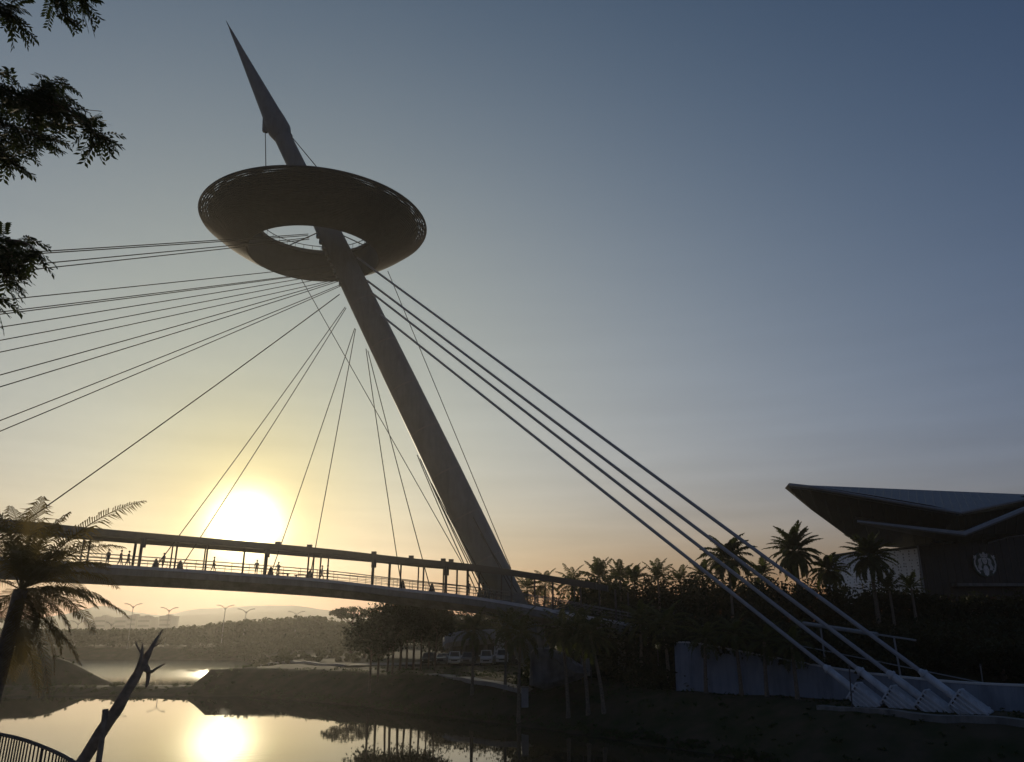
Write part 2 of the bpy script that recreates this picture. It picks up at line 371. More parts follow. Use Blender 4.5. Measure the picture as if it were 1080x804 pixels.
# walking surface ribs
HC = 3.55
ie = max(i for i in range(len(S)) if S[i] < s_at_px(653, HC))
for off, a, b in ((-.15, 0, ie), (W-.25, 0, ie)):
    loop([(off-.16, HC-.62), (off+.32, HC-.62), (off+.32, HC+.06), (off-.16, HC+.06)], a, b, m=M['dark'], name='canopy_beam')
i0 = max(i for i in range(len(S)) if S[i] < s_at_px(288, HC)); i1 = max(i for i in range(len(S)) if S[i] < s_at_px(424, HC)); i2 = max(i for i in range(len(S)) if S[i] < s_at_px(520, HC))
for a, b in ((0, i0+1), (i1, i2+1)):
    loop([(.16, HC-.22), (W-.42, HC-.22), (W-.42, HC-.08), (.16, HC-.08)], a, b, m=M['dark'], name='canopy_roof')
s = S[i0]
while s < S[i1]:
    MB().tube([deck_at(s, .12, HC-.15), deck_at(s, W-.38, HC-.15)], .07, 6).build('canopy_rafter', M['dark'], bridge); s += 4.5
# posts where the photo shows them, then on at the same spacing
px_posts = [146,184,215.5,256,278.5,324,337.5,391.7,422,446,469,482,505,540,583,612,649.5]
ss = [s_at_px(x) for x in px_posts]
thick = {146, 278.5, 391.7, 469}
s0 = ss[0]-5
while s0 > 55: ss.append(s0); px_posts.append(0); s0 -= 5
s0 = ss[16]+5.5
while s0 < S[-1]-8: ss.append(s0); px_posts.append(0); s0 += 5.5
for px, s in zip(px_posts, ss):
    r = .17 if px in thick else .10
    HP = HC-.3 if px or s < ss[0] else HC-1.4
    po = MB().tube([deck_at(s, .06, .1), deck_at(s, .06, HP)], r, 8).build('canopy_post', M['dark'], bridge)
    if px in thick: MB().tube([deck_at(s+.1, -.05, HC-1.5), deck_at(s+.1, -.05, HC-.34)], .3, 8).build('post_head', M['dark'], po)
    MB().tube([deck_at(s+.6, W-.1, .1), deck_at(s+.6, W-.1, HP)], r*.9, 8).build('canopy_post', M['dark'], bridge)
for off in (.13, W-.13):
    mb = MB()
    for z in (.45, .8, 1.12):
        mb.tube([deck_at(s, off, z) for s in np.arange(50, S[-1]-.5, 1.)], .055 if z > 1 else .03, 5)
    for s in np.arange(50, S[-1]-.6, 1.9): mb.tube([deck_at(s, off, .09), deck_at(s, off, 1.12)], .03, 5)
    mb.build('railing', M['steel'], bridge)
# lumps along the top beam and pendant boxes under it
for px in (293, 327, 394, 434, 467, 476):
    s = s_at_px(px, HC); MB().box(deck_at(s, .1, HC+.2), (.55, .5, .32)).build('beam_floodlight', M['dark'], bridge)
for px in (365, ):
    s = s_at_px(px, HC); MB().box(deck_at(s, .1, HC-.5), (.8, .4, .4)).build('loudspeaker', M['dark'], bridge)
# benches along the deck
for px in (300, 318):
    s = s_at_px(px); p = deck_at(s, 2.2, .5); MB().box(p, (1.6, .45, .08)).box(p-Vector((.6, 0, .2)), (.1, .4, .4)).box(p+Vector((.6, 0, -.2)), (.1, .4, .4)).build('bench', M['dark'], bridge)
# piers under the right end
for px, dy in ((652, 1.2), (661, 3.2), (669, 1.6), (560, 2.5)):
    s = s_at_px(px); p = deck_at(s, dy); MB().tube([Vector((p.x, p.y, gz(p.x, p.y)-.5)), p+Vector((0, 0, -1.7))], .42, 14).build('bridge_pier', M['conc'], bridge, True)

# ------------------------------------------------------------------ pylon
base = Vector((-.35, 97.5, 3.0)); aim = at(371, 300, 97.5); tip = at(241, 27, 97.5)
def mast_at(py):          # point of the leaning axis at a photo row
    lo, hi = 0., 1.3
    for _ in range(40):
        k = (lo+hi)/2
        if proj(A0 + (T0-A0)*k)[1] > py: lo = k
        else: hi = k
    return A0 + (T0-A0)*lo
A0, T0 = at(529, 620, 97.5), at(240.5, 26, 97.5)
axis = (T0-A0).normalized(); foot = A0 - axis*((A0.z-2.5)/axis.z)
pyl = thing('bridge_pylon', 'tall leaning grey steel pylon with a needle spire, rising beside the footbridge', 'pylon', tuple(foot))
rows = [(foot, 2.08), (A0, 2.05), (mast_at(500), 2.07), (mast_at(400), 2.0), (mast_at(300), 1.84), (mast_at(245), 1.7), (mast_at(200), 1.45), (mast_at(176), 1.33), (mast_at(142), 1.28)]
MB().tube([r[0] for r in rows], [r[1] for r in rows], 28).build('shaft', M['mast'], pyl, True)
sp = [(mast_at(146), 1.3), (mast_at(138), 1.72), (mast_at(128), 1.62), (mast_at(118), 1.42), (mast_at(85), .95), (mast_at(55), .5), (mast_at(34), .22), (T0, .05)]
MB().tube([r[0] for r in sp], [r[1] for r in sp], 20).build('spire', M['mast'], pyl, True)
MB().tube([T0-axis*.6, T0+axis*.9], [.1, .03], 6).build('lightning_rod', M['dark'], pyl)
for k_ in (590, 545, 500, 455, 410, 365, 320):
    q = mast_at(k_); rr_ = np.interp(k_, [142, 176, 200, 245, 300, 400, 500, 620], [1.28, 1.33, 1.45, 1.7, 1.84, 2.0, 2.07, 2.05]); MB().tube([q-axis*.09, q+axis*.09], rr_+.018, 28, False).build('segment_joint', M['steel'], pyl, True)
# bracket wings that carry the ring hangers
def quad_plate(pts, th, name, par, m):
    MB().prism([p-Vector((0, th/2, 0)) for p in pts], (0, th, 0)).build(name, m, par)
Yc = mast_at(140).y
quad_plate([at(278, 112, Yc), at(277, 139, Yc), at(281.5, 140, Yc), at(290, 122, Yc)], .5, 'hanger_bracket', pyl, M['mast'])
quad_plate([at(291, 116, Yc), at(293, 130, Yc), at(305.5, 146, Yc), at(308.5, 143, Yc)], .5, 'hanger_bracket', pyl, M['mast'])
# ladder rungs up the lit side of the shaft
for k in range(9):
    q = mast_at(252+k*6.2); MB().box(q+Vector((-1.78, -.75, 0)), (.55, .5, .55)).build('stay_lug', M['mast'], pyl)
def cable(a, b, r, name, m, sag=0.):
    n = 12; pts = [a.lerp(b, k/n) - Vector((0, 0, sag*4*(k/n)*(1-k/n))) for k in range(n+1)]
    return MB().tube(pts, r, 6).build(name, m, pyl)
def stay(pa, pb, r=.055, s=None, ymast=97.5):
    # pa: photo point at the mast end, pb: a second point along the cable; it lands where that sight plane meets the deck
    if pb[0] == 0:
        m_ = (pa[1]-pb[1])/(pa[0]-pb[0]); x_ = pa[0]
        while x_ < 371+.49*(pa[1]+m_*(x_-pa[0])-300)-13: x_ += .5
        pa = (x_, pa[1]+m_*(x_-pa[0]))
    a = at(pa[0], pa[1], ymast); nrm = ray(*pa).cross(ray(*pb))
    if s is None:
        c = [(abs((deck_at(q, .12, .1)-Vector((0, 0, EYE))).dot(nrm)), q) for q in np.arange(0, S[-1], .1)]
        c = [x for x in c if proj(deck_at(x[1]))[0] < max(pa[0], pb[0])+60 and deck_at(x[1]).x < 12]
        s = min(c)[1]
    e = deck_at(s, .12, .1); cable(a, e, r, 'stay_cable', M['cable'], .25)
    return s
lands = []
for pa, pb, r in (((292,285.6),(0,314),.05),((306,291),(0,326.6),.05),((310,291.5),(0,329),.05),((318,293.6),(0,342.6),.05),((330,295.6),(0,356.5),.05),
        ((342,297.6),(0,369),.05),((346,298.4),(0,393.5),.055),((348,299.6),(0,406),.055),((353,302.8),(0,441.6),.055),((355,303.6),(0,453),.055),
        ((358,310.7),(40,540),.075),((364,324),(187,567),.055),((365,325),(192,597),.055),((374,346.5),(296,576),.055),((375,347),(327,607),.055),
        ((386,368),(419,588),.055),((388,370),(452,612),.055),((440,480),(489,592),.06),((443,484),(494,594),.06),((449,498),(499,598),.06),((455,510),(505,600),.06)):
    lands.append((pa, stay(pa, pb, r)))
for pa, pb in (((471,492),(541,602),), ((480,520),(546,602))): cable(at(*pa, 97.5), at(pb[0], pb[1]+24, 93), .055, 'stay_cable', M['cable'])
for (pa, pb) in (((325,247),(0,266)),((325,248.5),(0,268)),((326,251),(0,280)),((326,252.5),(0,286))):
    a = at(*pa, 97.5); cable(a, deck_at(2+3*random.random(), .12, .1) if 0 else (lambda nrm: min((abs((deck_at(q, .12, .1)-Vector((0,0,EYE))).dot(nrm)), q) for q in np.arange(0, 60, .1)))(ray(*pa).cross(ray(*pb)))[1] and deck_at((min((abs((deck_at(q, .12, .1)-Vector((0,0,EYE))).dot(ray(*pa).cross(ray(*pb)))), q) for q in np.arange(0, 60, .1)))[1], .12, .1), .055, 'stay_cable', M['cable'], .2)
for pa, s in lands:
    e = deck_at(s, .3, .08); MB().tube([e, e+Vector((0, 0, .95))], [.42, .1], 4).build('stay_anchor', M['dark'], bridge)

# backstays and their anchor blocks
AB = [(904,731,57.2),(941,733.5,55.6),(978,735.5,54.0),(1012,738.5,52.4)]
PM = [(400,331),(392,309),(387,296),(377,272)]; NEAR = [(869,702.5),(903,704.5),(937,709.5),(970.5,708)]
BD = []
for k, ((bx, by, bY), pm, nr) in enumerate(zip(AB, PM, NEAR)):
    top = at(*pm, 96.6); end = at(bx, by, bY)
    n = ray(*pm).cross(ray(*nr)); end = end - n*((end-Vector((0, 0, EYE))).dot(n)/n.dot(n))   # keep the straight line through both photo points
    d = (end-top).normalized(); BD.append((end, d))
    st = cable(top, end, .15, 'backstay', M['backstay'])
    MB().tube([end-d*2.7, end-d*2.45, end-d*.2], [.17, .25, .25], 14).build('socket_sleeve', M['anchor'], st, True)
    for q_ in (2.42, .32): MB().tube([end-d*q_, end-d*(q_-.12)], .32, 14).build('collar', M['anchor'], st, True)
for k, (end, d) in enumerate(BD):
    lab = ['white ribbed anchor block farthest left of four, half behind a thin dark pole', 'white ribbed anchor block second from left of the four, wedged between its twins',
           'white ribbed anchor block third from left of the four, wedged between its twins', 'white ribbed anchor block farthest right of four, with a flared side plate'][k]
    t = thing('cable_anchor_block', lab, 'cable anchor', (end.x, end.y, gz(end.x, end.y)), 'cable anchor blocks')
    sx = d.cross(Vector((0, 0, 1))).normalized(); up = sx.cross(d).normalized(); Rm = Matrix((sx, d, up)).transposed()
    c = end + d*.75
    MB().box(c, (1.05, 1.7, 1.05), Rm).build('core', M['anchor'], t)
    for sg in (-1, 1):
        for i in range(4): MB().box(c+up*(-.42+.28*i)+sx*sg*.58, (.14, 1.95, .11), Rm).build('rib', M['anchor'], t)
    for i in range(4): MB().box(c+up*.58+sx*(-.42+.28*i), (.11, 1.95, .14), Rm).build('rib', M['anchor'], t)
    MB().box(c-d*.98, (1.3, .1, 1.3), Rm).build('end_plate', M['anchor'], t)
    MB().tube([c+d*.8, c+d*1.02], .3, 8).build('anchor_nut', M['dark'], t)
    g = gz(end.x, end.y)-.3; lo = c-up*.55; hd = Vector((d.x, d.y, 0)).normalized(); w_ = 1.2 if k < 3 else 1.5
    q = [lo-d*.95, lo+d*.8, Vector((lo.x, lo.y, g))+hd*1.0, Vector((lo.x, lo.y, g))-hd*.1]
    MB().prism([p-sx*w_/2 for p in q], sx*w_).build('plinth', M['anchor'], t)
    if k == 3: MB().box(c+d*.6+sx*.95*(1 if sx.x > 0 else -1), (.7, .12, 1.1), Rm).build('side_plate', M['anchor'], t)

# ------------------------------------------------------------------ ring
RC = at(333.5, 239, 97.0); RO, RI, DROP = 15.75, 9.1, 4.5
ring = thing('observation_ring', 'huge dark louvred ring hung around the upper pylon shaft', 'observation ring', tuple(RC))
ring['_world'] = False
RM = Matrix.Rotation(R(-.8), 4, 'Y') @ Matrix.Rotation(R(2.2), 4, 'X')
ring.matrix_world = Matrix.Translation(RC) @ RM
def under(t):      # t 0 outer .. 1 inner
    r = RO + (RI-RO)*t; return r, -DROP*t - .35*math.sin(PI*t)
def over(t):
    r = RO + (RI-RO)*t; return r, .9*math.sin(PI*.5*min(1, t*1.4)) + .1
def lathe(mb, prof, n=120, closed=True, jitter=0):
    k = len(prof); vs = []
    for j in range(n):
        a = 2*PI*j/n
        vs += [(r*math.cos(a), r*math.sin(a), z) for r, z in prof]
    fs = []
    for j in range(n):
        q = (j+1) % n
        for i in range(k if closed else k-1):
            fs.append((j*k+i, j*k+(i+1) % k, q*k+(i+1) % k, q*k+i))
    return mb.add(vs, fs)
mb = MB(); NS = 34
for i in range(NS):
    t = (i+.5)/NS; r, z = under(t); k = .82 if t < .25 else .92; lathe(mb, [(r+.085*k, z+.06*k), (r-.085*k, z-.04*k), (r-.07*k, z-.13*k), (r+.10*k, z-.03*k)])
mb.build('underside_louvres', M['ring'], ring)
mb = MB()
for i in range(7):
    t = (i+.5)/20; r, z = over(t); lathe(mb, [(r+.1, z), (r-.1, z+.08), (r-.1, z+.13), (r+.1, z+.05)])
mb.build('top_louvres', M['ring'], ring)
mb = MB()                                     # diagrid ribs of the skin, both ways round
for j in range(96):
    for tw in (-.16, .16):
        a0 = 2*PI*j/96; pts = []
        for q in range(7):
            t = q/6; r, z = under(t); a = a0+tw*t; pts.append((r*math.cos(a), r*math.sin(a), z+.12))
        mb.tube(pts, .05, 4)
mb.build('diagrid_ribs', M['ring'], ring)
mb = MB(); lathe(mb, [(14.5, .2), (13.6, -.75), (11.2, -2.5), (RI+.25, -4.2), (RI+.15, .1), (11, .95), (13.6, .75)]); mb.build('gallery_floor', M['ringin'], ring, True)
mb = MB(); lathe(mb, [(RO+.12, .12), (RO, .28), (RO-.12, .12), (RO, -.06)]); mb.build('outer_rim', M['ring'], ring)
mb = MB(); lathe(mb, [(RI+.1, -4.62), (RI-.1, -4.55), (RI-.1, .55), (RI+.1, .55)]); mb.build('inner_rim', M['ringin'], ring)
mb = MB(); lathe(mb, [(8.45, -.45), (8.1, -.4), (8.05, -.05), (8.45, -.05)])
mb.build('inner_walkway', M['ring'], ring)
mb = MB()
for j in range(40):
    a = 2*PI*j/40; c, s_ = math.cos(a), math.sin(a)
    mb.tube([(RI*c-.05*c, RI*s_-.05*s_, 0), (8.3*c, 8.3*s_, -.3)], .06, 5).tube([(8.3*c, 8.3*s_, -.2), (8.3*c, 8.3*s_, .85)], .035, 4)
lathe(mb, [(8.33, .88), (8.25, .88), (8.25, .8), (8.33, .8)])
mb.build('gallery_railing', M['dark'], ring)
def ringpt(a, r, z): return ring.matrix_world @ Vector((r*math.cos(a), r*math.sin(a), z))
inv = ring.matrix_world.inverted()
def on_ring(px, py, zl=.3):
    o_ = inv @ Vector((0, 0, EYE)); d_ = inv.to_3x3() @ ray(px, py); return ring.matrix_world @ (o_ + d_*((zl-o_.z)/d_.z))
for a_, b_, r in ((at(279.8, 139, Yc), on_ring(280.5, 181), .06), (at(307.3, 144, Yc), on_ring(338, 181), .06)):
    MB().tube([inv @ a_, inv @ b_], r, 6).build('hanger_cable', M['cable'], ring)
for a_, b_ in ((at(317, 293, 105), at(489, 597, 97)), (at(409, 286, 104), at(539, 600, 97.5))):
    MB().tube([inv @ a_, inv @ b_], .05, 6).build('tie_cable', M['cable'], ring)
for j in range(4):                                        # spokes to the shaft
    a = PI/4+j*PI/2; MB().tube([(1.2*math.cos(a)+1.4, 1.2*math.sin(a), -.3), (8.2*math.cos(a), 8.2*math.sin(a), -.2)], .09, 6).build('spoke', M['dark'], ring)

# ================================================================== PEOPLE
def person_mesh(pose):
    k = {'walk': (.28, -.30, .22, -.2), 'stand': (.06, -.06, .05, .05), 'lean': (.1, -.05, .4, .35)}[pose]
    V = [(0,0,.95),(0,0,1.12),(0,.01,1.33),(0,.0,1.47),(0,.02,1.56),(0,.03,1.66)]; E = [(0,1),(1,2),(2,3),(3,4),(4,5)]
    Rr = [.135,.12,.15,.085,.055,.085]
    V += [(0,.025,1.74)]; E += [(5,6)]; Rr += [.075]
    for sg, f, arm in ((-1, k[0], k[3]), (1, k[1], k[2])):
        o = len(V)
        V += [(sg*.09,0,.88),(sg*.10,f*.5+.03,.50),(sg*.10,f,.08),(sg*.10,f+.16,.045)]; Rr += [.095,.062,.045,.04]
        E += [(0,o),(o,o+1),(o+1,o+2),(o+2,o+3)]
        o = len(V)
        V += [(sg*.19,0,1.42),(sg*.235,arm*.35-.02,1.15),(sg*.24,arm+.05,.92),(sg*.24,arm+.09,.82)]; Rr += [.062,.045,.035,.04]
        E += [(2,o),(o,o+1),(o+1,o+2),(o+2,o+3)]
    me = bpy.data.meshes.new('body'); me.from_pydata(V, E, []); o = bpy.data.objects.new('tmp', me); col.objects.link(o)
    md = o.modifiers.new('s', 'SKIN'); md.use_smooth_shade = True
    for i, r in enumerate(Rr): me.skin_vertices[0].data[i].radius = (r, r)
    me.skin_vertices[0].data[0].use_root = True
    o.modifiers.new('d', 'SUBSURF').levels = 1
    dg = bpy.context.evaluated_depsgraph_get(); r = bpy.data.meshes.new_from_object(o.evaluated_get(dg)); bpy.data.objects.remove(o)
    return r
PB = {k: person_mesh(k) for k in ('walk', 'stand', 'lean')}
def person(px, off, pose, shirt, label, rz, s=1.):
    me = PB[pose].copy(); me.materials.clear()
    for q in ('trouser', shirt, 'skin'): me.materials.append(M[q])
    for p in me.polygons:
        z = p.center.z; p.material_index = 0 if z < .96 and abs(p.center.x) < .2 else (2 if z > 1.47 or (z < 1.1 and abs(p.center.x) > .2) else 1)
    sd = s_at_px(px); p = deck_at(sd, off, -.05+.004)
    o = bpy.data.objects.new('person', me); col.objects.link(o); o.location = p; o.rotation_euler.z = rz; o.scale = (s, s, s)
    tag(o, label, 'person', 'people on the footbridge')
    h = MB(); vs = []
    for i in range(7):
        for j in range(10):
            th = i/6*PI*.62; a = 2*PI*j/10; vs.append((.098*math.sin(th)*math.cos(a), .005+.112*math.sin(th)*math.sin(a)-.012*i/6, 1.70+.118*math.cos(th)))
    h.add(vs, [(i*10+j, i*10+(j+1) % 10, (i+1)*10+(j+1) % 10, (i+1)*10+j) for i in range(6) for j in range(10)])
    h.build('hair', M['hair'], o, True)
    return o
for a in ((117, 1.2, 'stand', 'shirt_d', 'person in dark clothes on the bridge, leftmost of three standing by the palm fronds', 1.2),
          (129, 1.1, 'walk', 'shirt_r', 'person in a reddish top on the bridge, middle of three near the palm fronds', -1.5),
          (137.5, 1.3, 'walk', 'shirt_d', 'person in a dark top on the bridge, next to a thick post near fronds', -1.5),
          (173, .9, 'lean', 'shirt_b', 'person on the bridge between the cable feet and two canopy posts left of the sun', 2.6),
          (227, 1.0, 'walk', 'shirt_d', 'person walking alone on the bridge just left of the low sun', -1.4),
          (271, 1.0, 'stand', 'shirt_d', 'person standing on the bridge below the sun, beside a thick post', .4),
          (293, 1.3, 'lean', 'shirt_w', 'person in a pale top by a cable foot on the bridge, right of the sun', .8),
          (338.5, 1.0, 'walk', 'shirt_b', 'person on the bridge, left one of a close pair under the canopy gap', -1.3),
          (343.2, 1.25, 'stand', 'shirt_d', 'person on the bridge, right and taller one of a close pair under the canopy gap', -1.5, 1.06),
          (490.5, 1.1, 'stand', 'shirt_d', 'person on the bridge just left of the pylon foot and its dark cables', .2),
          (503.5, 1.6, 'walk', 'shirt_d', 'person on the bridge close against the left edge of the pylon foot', 1.4)):
    person(*a)

# ================================================================== BUILDING ON THE RIGHT
bl = thing('pavilion_building', 'large dark building with swooping pointed wing roof and round emblem', 'building', (50, 100, 8))
Y0 = 96
tipT = at(832, 511, 94); tr2 = at(1130, 523.5, 108); e1 = at(853, 513, 91.5); va = at(1012, 540.5, 88); e2 = at(1100, 522, 92); e3 = at(1260, 470, 94); tr3 = at(1260, 500, 112)
def slab(pts, th, name, m, dirv=(0, .25, -1)):
    dv = Vector(dirv).normalized()*th; return MB().prism(pts, dv).build(name, m, bl)
# upper roof facet, folded down to the eave
mb = MB(); P = [tipT, tr2, tr3, e3, e2, va, e1]
mb.add(P + [p+Vector((.1, .5, -.35)) for p in P], [(0,6,5), (0,5,1), (1,5,4), (1,4,3,2), (13,7,12), (12,7,8), (11,12,8), (10,11,8,9), (0,7,13,6), (6,13,12,5), (5,12,11,4), (4,11,10,3), (0,1,8,7), (1,2,9,8)])
mb.build('upper_roof', M['roof'], bl)
# pale eave edge
MB().tube([tipT+Vector((0, -.1, -.1)), e1+Vector((0, -.12, -.1)), va+Vector((0, -.12, -.1)), e2+Vector((0, -.12, -.1)), e3], [.16, .2, .17, .17, .17], 6).build('eave_trim', M['trim'], bl)
# soffit sweeping from the tip down to the wall head
lo = [at(834, 518, 95), at(862, 541, 97), at(903, 571, 100), at(935, 577, 102), at(975, 579, 103)]
hi = [tipT + Vector((.1, .1, -.2)), e1+Vector((.2, .3, -.2)), at(930, 527.5, 90.6), at(985, 537, 89.2), va+Vector((0, .3, -.2))]
mb = MB(); k = len(lo); mb.add(hi+lo, [(i, i+1, k+i+1, k+i) for i in range(k-1)])
hb2 = [p+Vector((.2, .6, .5)) for p in hi]; lb2 = [p+Vector((.2, 2.5, .8)) for p in lo]
mb.add(hb2+lb2, [(i, k+i, k+i+1, i+1) for i in range(k-1)])
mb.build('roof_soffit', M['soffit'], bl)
# lower canopy fold
f0, f1, f2, f3 = at(904, 550, 91), at(1016.5, 563.5, 86), at(1085, 535.5, 88.5), at(1260, 470, 92)
lowb = [at(908, 553.5, 97), at(1010, 573, 97), at(1085, 562, 97), at(1260, 545, 97)]
mb = MB(); mb.add([f0, f1, f2, f3]+lowb, [(0,1,5,4), (1,2,6,5), (2,3,7,6)]); mb.add([p+Vector((0, .4, .35)) for p in [f0, f1, f2, f3]+[q+Vector((0,1,1.2)) for q in lowb]], [(0,4,5,1), (1,5,6,2), (2,6,7,3)])
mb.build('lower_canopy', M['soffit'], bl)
MB().tube([f0, f1, f2, f3], [.16, .3, .3, .3], 6).build('canopy_trim', M['trim'], bl)
# dark cladding box
zb = 6.5
w0, w1, w2, w3, w4 = at(968, 576, 96), at(1005, 572.5, 96), at(1042, 573.5, 96), at(1062, 567, 96), at(1082, 565, 96)
wl = at(976, 640, 96); wl.z = zb; wr = Vector((72, 96, zb)); wt = Vector((72, 96, w4.z+1.5))
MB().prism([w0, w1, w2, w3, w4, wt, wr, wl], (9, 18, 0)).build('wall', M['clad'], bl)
MB().tube([wl+Vector((0, -.05, 0)), w0+Vector((-.05, -.06, .05)), w1+Vector((0, -.06, .05))], .12, 5).build('wall_trim', M['trim'], bl)
MB().tube([w2+Vector((0, -.06, .05)), w3+Vector((0, -.06, .05)), w4+Vector((0, -.06, .05))], .09, 5).build('wall_trim', M['trim'], bl)
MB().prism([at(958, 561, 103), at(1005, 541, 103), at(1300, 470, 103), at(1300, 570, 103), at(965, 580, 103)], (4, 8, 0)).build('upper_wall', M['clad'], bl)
# white perforated side wall
lp = [at(872, 588, 112), at(905, 583, 107), at(938, 581, 102), at(968, 578, 98), at(973, 640, 98), at(872, 640, 112)]
pm_ = bpy.data.materials.new('perforated_panel'); pm_.use_nodes = True; N, L = nt(pm_); b = N['Principled BSDF']; b.inputs['Roughness'].default_value = .6
vo = N.new('ShaderNodeTexVoronoi'); vo.inputs['Scale'].default_value = 2.6; vo.inputs['Randomness'].default_value = .35
tc = N.new('ShaderNodeTexCoord'); L.new(tc.outputs['Object'], vo.inputs['Vector']); rr = N.new('ShaderNodeValToRGB')
rr.color_ramp.elements[0].position = .2; rr.color_ramp.elements[0].color = (.2, .21, .23, 1); rr.color_ramp.elements[1].position = .34; rr.color_ramp.elements[1].color = (.78, .8, .84, 1)
L.new(vo.outputs['Distance'], rr.inputs['Fac']); L.new(rr.outputs['Color'], b.inputs['Base Color'])
MB().prism(lp, (2.5, 1.5, 0)).build('perforated_wall', pm_, bl)
MB().tube([p+Vector((0, -.1, .1)) for p in lp[:4]], .16, 5).build('wall_trim', M['dark'], bl)
# window band and entrance
for i in range(5): MB().box(at(1000+i*22, 640, 95.9), (2.0, .14, 2.4)).build('window', M['glass'], bl)
MB().box(at(1050, 617, 95.4), (10, 1.2, .35)).build('entrance_canopy', M['conc'], bl)
# round emblem: ring of white marks on a dark green disc
ec = at(1039, 595.5, 95.7); ER = 1.5
sg_ = thing('round_emblem_sign', 'round white and green emblem mounted on the dark building wall', 'sign', tuple(ec))
def disc(r, y, n=40): return [ec+Vector((r*math.cos(2*PI*j/n), y, r*math.sin(2*PI*j/n))) for j in range(n)]
MB().prism(disc(ER*.98, -.02), (0, .24, 0)).build('disc', M['emblemdark'], sg_)
mb = MB()
def poly(pts, y=-.05): mb.prism([ec+Vector((x*ER, y, z*ER)) for x, z in pts], (0, .05, 0))
def stroke(pts, w, y=-.05):
    for (x0, z0), (x1, z1) in zip(pts, pts[1:]):
        dx, dz = x1-x0, z1-z0; l = math.hypot(dx, dz)+1e-9; nx_, nz_ = -dz/l*w, dx/l*w
        poly([(x0-nx_, z0-nz_), (x1-nx_, z1-nz_), (x1+nx_, z1+nz_), (x0+nx_, z0+nz_)], y)
stroke([(-.22,.62),(-.3,.86),(-.12,.74),(0,.98),(.12,.74),(.3,.86),(.22,.62),(-.22,.62)], .05)       # crown
poly([(0,.92),(.04,.83),(.13,.82),(.06,.76),(.08,.67),(0,.72),(-.08,.67),(-.06,.76),(-.13,.82),(-.04,.83)], -.06)
poly([(.0,.56),(.17,.5),(.2,.28),(.12,.08),(0,.0),(-.12,.08),(-.2,.28),(-.17,.5)])                     # face
for sx in (-1, 1):
    for q in range(3):
        o = .09*q; stroke([(sx*(.22+o),.55-.04*q),(sx*(.34+o),.3),(sx*(.28+o),.05),(sx*(.4+o),-.2),(sx*(.33+o*.8),-.45)], .03)
    stroke([(sx*.5,-.7),(sx*.72,-.42),(sx*.84,-.02),(sx*.82,.3),(sx*.7,.52)], .05)                       # twin tails
    poly([(sx*.7,.46),(sx*.93,.5),(sx*.83,.6),(sx*.86,.74),(sx*.72,.68),(sx*.6,.78),(sx*.62,.6)])
    for q in range(4): stroke([(sx*(.52+.09*q),-.45+.16*q),(sx*(.74+.03*q),-.52+.2*q)], .028)
    stroke([(sx*.08,-.12),(sx*.2,-.45),(sx*.1,-.85)], .04)
poly([(-.07,-.06),(.07,-.06),(.11,-.5),(.05,-.92),(-.05,-.92),(-.11,-.5)])
mb.build('emblem_relief', M['emblem'], sg_)
mb = MB()
for sx in (-1, 1): mb.box(ec+Vector((sx*.08*ER, -.075, .33*ER)), (.09, .03, .04))
mb.box(ec+Vector((0, -.075, .14*ER)), (.13, .03, .035)).box(ec+Vector((0, -.075, .25*ER)), (.03, .03, .16)); mb.build('face_marks', M['emblemdark'], sg_)

# retaining wall
wt_ = [at(700, 676, 72), at(754, 681, 69.5), at(850, 705, 65), at(899, 712, 62.4)]
wp = spline([(14.4, 71.2, 6.95), (16.2, 69.6, 6.85), (20.5, 66.6, 6.0), (25.8, 62.2, 5.0), (30.5, 56.0, 4.55), (34.5, 50.5, 4.6), (40, 45, 4.6)], 5)
secs = []
for i, p in enumerate(wp):
    t = (wp[min(i+1, len(wp)-1)]-wp[max(i-1, 0)]); t.z = 0; t.normalize(); n = Vector((-t.y, t.x, 0))
    secs.append([p, p+n*.5, Vector((p.x, p.y, 1.5))+n*.7, Vector((p.x, p.y, 1.5))-n*.25])
rw = MB().sweep(secs).build('retaining_wall', M['wall']); tag(rw, 'long pale bluish retaining wall behind the cable anchors', 'wall')
mb = MB(); mb.sweep([[a+Vector((0, -.06, .003)), b_+Vector((0, .06, .003)), b_+Vector((0, .06, .13)), a+Vector((0, -.06, .13))] for a, b_, _, _ in secs]); mb.build('coping', M['white'], rw)
# thin poles by the wall
for px, y0, y1, Y, lab in ((895.6, 703, 744, 55.5, 'thin dark pole standing in front of the leftmost anchor block'), (1034, 702, 726, 57, 'thin leaning pole at the right end of the ramp rail')):
    a, b_ = at(px+2.5, y1, Y), at(px, y0, Y); a.z = gz(a.x, a.y)-.2
    mb = MB().tube([a, b_], .045, 7); o = mb.build('thin_pole', M['dark'] if px < 900 else M['conc']); tag(o, lab, 'pole')
    MB().tube([b_-Vector((0, 0, .02)), b_+Vector((0, 0, .12))], [.08, .04], 7).build('pole_cap', M['dark'], o)

ra, rb = at(843, 657, 68), at(966, 675.5, 60); la, lb = at(838, 680, 68), at(1052, 723.5, 55)
t = thing('ramp_railing', 'pale sloping beam on two posts with a thin rail below, crossed by the thick cables', 'railing', ((ra.x+rb.x)/2, 64, 6))
MB().tube([ra, ra.lerp(rb, .7)], .17, 6).build('beam', M['trim'], t); MB().tube([ra.lerp(rb, .68), rb], .07, 6).build('beam_end', M['trim'], t)
MB().tube([la, lb], .04, 6).build('lower_rail', M['trim'], t)
for k_ in (.2, .83):
    p = ra.lerp(rb, k_); MB().tube([(p.x+.1, p.y, gz(p.x, p.y)-.3), p], .07, 7).build('post', M['trim'], t)

